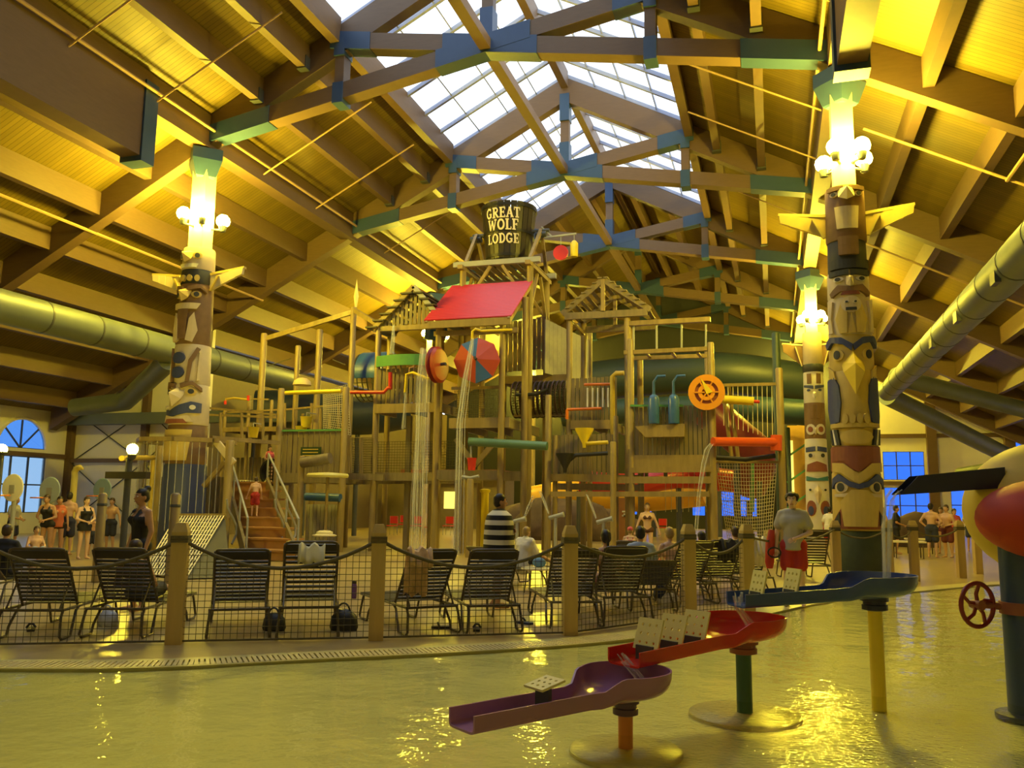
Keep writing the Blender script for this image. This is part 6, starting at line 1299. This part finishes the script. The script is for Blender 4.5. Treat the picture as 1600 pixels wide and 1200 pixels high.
m = MB(); m.tube([(c.x,20.5,0),(c.x,20.5,z(745)),(c.x-.02,20.5,z(738)),(c.x+.05,20.5,z(732)),(c.x+.16,20.5,z(730)),(c.x+.30,20.5,z(733))], [.10,.09,.09,.09,.08,.02], 12); obj('neck', m, M('soft_yellow', (.70,.58,.14), .4, .05), T, smooth=True)
m = MB(); m.lathe([(.2,0),(.2,.03),(.1,.05)], (c.x,20.5,0), 16); obj('foot', m, GREY, T)
# lamp pole with sign board
c = V(200, 745, 16.5); T = thing('lamp_pole', 'dark lamp pole with crosswise board and glowing lamp', 'lamp', (c.x, 16.5, 0))
m = MB(); m.tube([(c.x,16.5,0),(c.x,16.5,V(200,715,16.5).z)], .075, 12); obj('pole', m, STEEL_D, T, smooth=True)
a, b = V(167,737,16.4), V(230,748,16.4); m = MB(); m.box(a.x, 16.35, b.z, b.x, 16.5, a.z); obj('cross_board', m, M('dark_brown_board', (.04,.03,.02), .6, .2), T)
g = V(207,702,16.5); m = MB(); m.ell(g, .13, 12, 8); obj('lamp_globe', m, GLOBE_S, T, smooth=True); m = MB(); m.lathe([(.05,-.25),(.09,-.2),(.1,-.12),(.05,-.1)], g, 12); obj('lamp_socket', m, STEEL_D, T, smooth=True)
m = MB(); m.tube([g+Vector((0,0,-.22)), (c.x,16.5,g.z-.3)], .03, 6); obj('lamp_arm', m, STEEL_D, T)
g = V(3,702,15.5); T = thing('lamp_pole', 'second lamp pole with glowing lamp at the left windows', 'lamp', (g.x,15.5,0)); m = MB(); m.tube([(g.x,15.5,0),(g.x,15.5,g.z-.12)], .06, 10); obj('pole', m, STEEL_D, T, smooth=True); m = MB(); m.ell(g, .12, 12, 8); obj('lamp_globe', m, GLOBE_S, T, smooth=True); m = MB(); m.lathe([(.04,-.14),(.16,-.1),(.17,-.06),(.04,-.08)], g, 12); obj('lamp_socket', m, STEEL_D, T, smooth=True)
for px, yt, v, lab in ((161,770,13.5,'round timber bollard beside the lamp pole'), (275,770,12.6,'round timber bollard behind the golden fence post')):
    t_ = V(px, yt, v); T = thing('bollard', lab, 'post', (t_.x, v, 0)); m = MB(); m.tube([(t_.x,v,0),(t_.x,v,t_.z-.04),(t_.x,v,t_.z)], [.085,.085,.05], 14); obj('timber', m, LOG, T, smooth=True); m = MB(); m.lathe([(.09,0),(.095,.02),(.09,.05)], (t_.x,v,t_.z-.25), 14, cap=False); obj('band', m, STEEL_D, T)
ptb = [V(190,716,17.5), V(240,715,20.5)]; T = thing('spray_bar', 'horizontal yellow spray pipe beyond the lamp pole', 'pipe', ptb[0]); m = MB(); m.tube(ptb, .07, 10); obj('pipe_body', m, BRASS, T, smooth=True); m = MB(); m.tube([(ptb[1].x,ptb[1].y,0), ptb[1]], .07, 10); obj('support', m, BRASS, T, smooth=True)
# water cannons in the splash pad and standpipes
for px, py, v, lab in ((808,815,22,'small spray cannon by the striped towel man'), (868,808,23,'small spray cannon left of the brown rocks'), (943,815,22.5,'small spray cannon in front of the far slide')):
    c = V(px, py, v); T = thing('spray_cannon', lab, 'water cannon', (c.x, v, 0)); m = MB(); m.tube([(c.x,v,0),(c.x,v,c.z)], .045, 8); obj('stand', m, GREY, T, smooth=True); m = MB(); m.tube([c+Vector((-.18,0,-.03)), c+Vector((.14,0,.06)), c+Vector((.24,0,.08))], [.06,.06,.08], 10); obj('barrel', m, GREY, T, smooth=True)
    d = 1 if px < 850 else -1; stream([c+Vector((.2*d,0,.1)), c+Vector((.3*d,0,.35)), c+Vector((.45*d,0,.7))], [.02,.045,.03], 'short spray jet rising from the '+lab.split(' by ')[0].split(' left ')[0].split(' in ')[0]+{808:' near the striped towel',868:' near the rocks',943:' near the slide'}[px])
# ================================================================== background behind the play structure
RK = M('brown_rock', (.11,.07,.045), .8, .4, 4, .6)
for i, (px, py, v, r, lab) in enumerate(((880,800,38,(2.4,1.5,1.7),'rounded brown artificial rock under the yellow slide'), (950,812,39.2,(1.8,1.2,1.2),'lower brown artificial rock beside the tall one'), (820,815,39,(2.2,1.4,1.4),'brown artificial rock seen through the middle bay'), (1415,800,40,(1.3,.9,1.25),'pinkish brown rock mound near the right-hand bathers'))):
    c = V(px, py, v); m = MB(); m.ell((c.x, v, .2), r, 18, 12)
    for q in m.v: n_ = math.sin(q.x*2.3+i)*math.cos(q.y*1.7+q.z*2.9); q += (q-Vector((c.x,v,.2))).normalized()*.22*n_
    m.v = [Vector((q.x,q.y,max(q.z,.0))) for q in m.v]; obj('rock', m, RK, smooth=True, label=lab, cat='rock')
def slide(name, label, pts, r, mat, legs=(), open_=False):
    T = thing(name, label, 'slide', (pts[0].x, pts[0].y, 0)); m = MB()
    m.tube(crom([pts[0]*2-pts[1]]+pts+[pts[-1]*2-pts[-2]], 6), r, 18); obj('tube', m, mat, T, smooth=True)
    for i, p in enumerate(pts):
        if p.z-r > .4: tube1('support', STEEL_D, T, [(p.x,p.y,0),(p.x,p.y,p.z-r*.8)], .12, 8)
    return T
SY = M('yellow_slide', (.75,.42,.04), .35, .06); SR = M('red_slide', (.50,.03,.02), .3, .06); SDG = M('dark_blue_slide', (.02,.035,.06), .5, .1)
slide('water_slide', 'orange-yellow water slide curving down behind the rocks', [V(1105,765,40), V(1000,775,41), V(900,772,42), V(820,785,42)], .75, SY)
slide('water_slide', 'red water slide passing under the right cabin', [V(905,752,36), V(980,758,36.5), V(1060,745,37), V(1150,752,38)], .5, SR)
slide('water_slide', 'dark red tube slide behind the hanging ropes', [V(1105,640,34), V(1150,680,34), V(1185,715,34.5), V(1170,760,35.5)], .7, M('maroon_slide', (.22,.03,.03), .35, .08))
slide('water_slide', 'dark teal tube slide crossing high behind the right cabin', [V(860,605,46), V(980,590,46), V(1120,582,46), V(1262,600,47.3)], 1.1, SDG)
slide('water_slide', 'lower dark teal tube slide behind the rope bay', [V(880,648,43.9), V(1020,640,43.9), V(1150,638,43.9), V(1262,645,43.9)], .65, M('teal_slide', (.02,.05,.075), .5, .1))
slide('water_slide', 'dark tube slide behind the lookout cabin', [V(400,640,34), V(480,640,35), V(560,650,36), V(640,640,37)], .9, SDG)
# tables and chairs far back, lit kiosk
KS = emit('kiosk_sign_light', (1.0,.80,.15,1), .7); KB = emit('kiosk_screen_light', (.35,.6,1,1), 1.8)
T = thing('snack_kiosk', 'dark snack kiosk with lit yellow and blue panels seen through the middle bay', 'kiosk', (V(690,800,50).x, 50, 0)); a, b = V(640,700,50), V(780,840,50)
m = MB(); m.box(a.x, 50.2, 0, b.x, 53, 3.4); obj('counter_wall', m, M('kiosk_wall', (.20,.16,.10), .6, .2), T)
for x0, y0, x1, y1, mt in ((694,768,713,795,KS), (715,766,722,800,KB)):
    p, q = V(x0,y0,50.1), V(x1,y1,50.1); m = MB(); m.box(p.x,50.1,q.z,q.x,50.2,p.z); obj('lit_panel', m, mt, T)
m = MB(); m.box(a.x-.2, 49.2, 3.3, b.x+.2, 53.2, 3.6); obj('kiosk_roof', m, TR, T)
c = V(978,840,33); T = thing('marker_post', 'brown square pillar with a white hooked mark behind the loungers', 'post', (c.x,33,0)); zt = V(978,778,33).z
m = MB(); m.box(c.x-.27,33,0,c.x+.27,33.5,zt); obj('pillar', m, M('orange_brown_pillar', (.30,.13,.05), .5, .15), T); zz = V(978,803,33).z
for q in ((-.14,.06,.14,.12),(.08,-.1,.14,.12),(-.14,-.1,-.02,-.04),(-.08,-.1,-.02,.02)): m = MB(); m.box(c.x+q[0],32.97,zz+q[1],c.x+q[2],33,zz+q[3]); obj('white_mark', m, WHT, T)
def cafe_chair(px, py, mat, lab):
    p = G(px, py); T = thing('cafe_chair', lab, 'chair', p, 'red chairs at the kiosk'); m = MB(); m.box(p.x-.22,p.y-.22,.43,p.x+.22,p.y+.22,.47); obj('seat', m, mat, T); m = MB(); m.box(p.x-.22,p.y+.19,.55,p.x+.22,p.y+.23,.9); obj('backrest', m, mat, T)
    for sx in (-1,1):
        for sy in (-1,1): m = MB(); m.tube([(p.x+sx*.2,p.y+sy*.2,0),(p.x+sx*.2,p.y+sy*.2,.9 if sy > 0 else .45)], .015, 5); obj('leg', m, GREY, T)
for (px, py), w_ in zip(((612,836),(628,833),(650,836),(672,839),(700,836)), ('farthest from the lit panels', 'second in the row along the counter', 'in the middle of the row', 'beside the falling water curtain', 'in front of the lit yellow panel')): cafe_chair(px, py, RED, 'red chair before the kiosk counter, '+w_)
for px, py, lab in ((1035,838,'small red chair behind the hanging ropes'),): cafe_chair(px, py, RED, lab)
# right-hand back corner: lit bay and rails beside the rope tower
T = thing('service_stair', 'green steel stair frame with golden wall beside the white totem', 'stair frame', (V(1245,800,45).x,45,0))
a, b = V(1230,665,46), V(1268,835,46); m = MB(); m.box(a.x,46,0,b.x,46.3,a.z); obj('golden_wall', m, M('golden_wall', (.60,.36,.08), .5, .1), T)
for y0 in (700,740,780): lbeam(T, (1230,y0+14), (1268,y0-12), 45, 45, .08, .1, GRN, 'stair_string'); 
for px in (1231, 1266): post(T, px, 668, 45, .1, M('dark_green_post', (1,1,1)))
fl = V(1236,725,45.8); m = MB(); m.box(fl.x-.12,45.75,fl.z-1.6,fl.x+.12,45.85,fl.z+1.2); obj('lit_tube', m, KS, T)
# deck furniture on the right
for px, py, lab in ((1420,872,'low table with stacked towels behind the falling jet'),(1440,866,'second low table beside the bathers')):
    p = G(px, py); T = thing('deck_table', lab, 'table', p); m = MB(); m.box(p.x-.5,p.y-.35,.5,p.x+.5,p.y+.35,.55); obj('table_top', m, M('cream_plastic', (1,1,1)), T)
    for sx in (-1,1):
        for sy in (-1,1): m = MB(); m.tube([(p.x+sx*.4,p.y+sy*.28,0),(p.x+sx*.4,p.y+sy*.28,.5)], .02, 6); obj('leg', m, FRM, T)
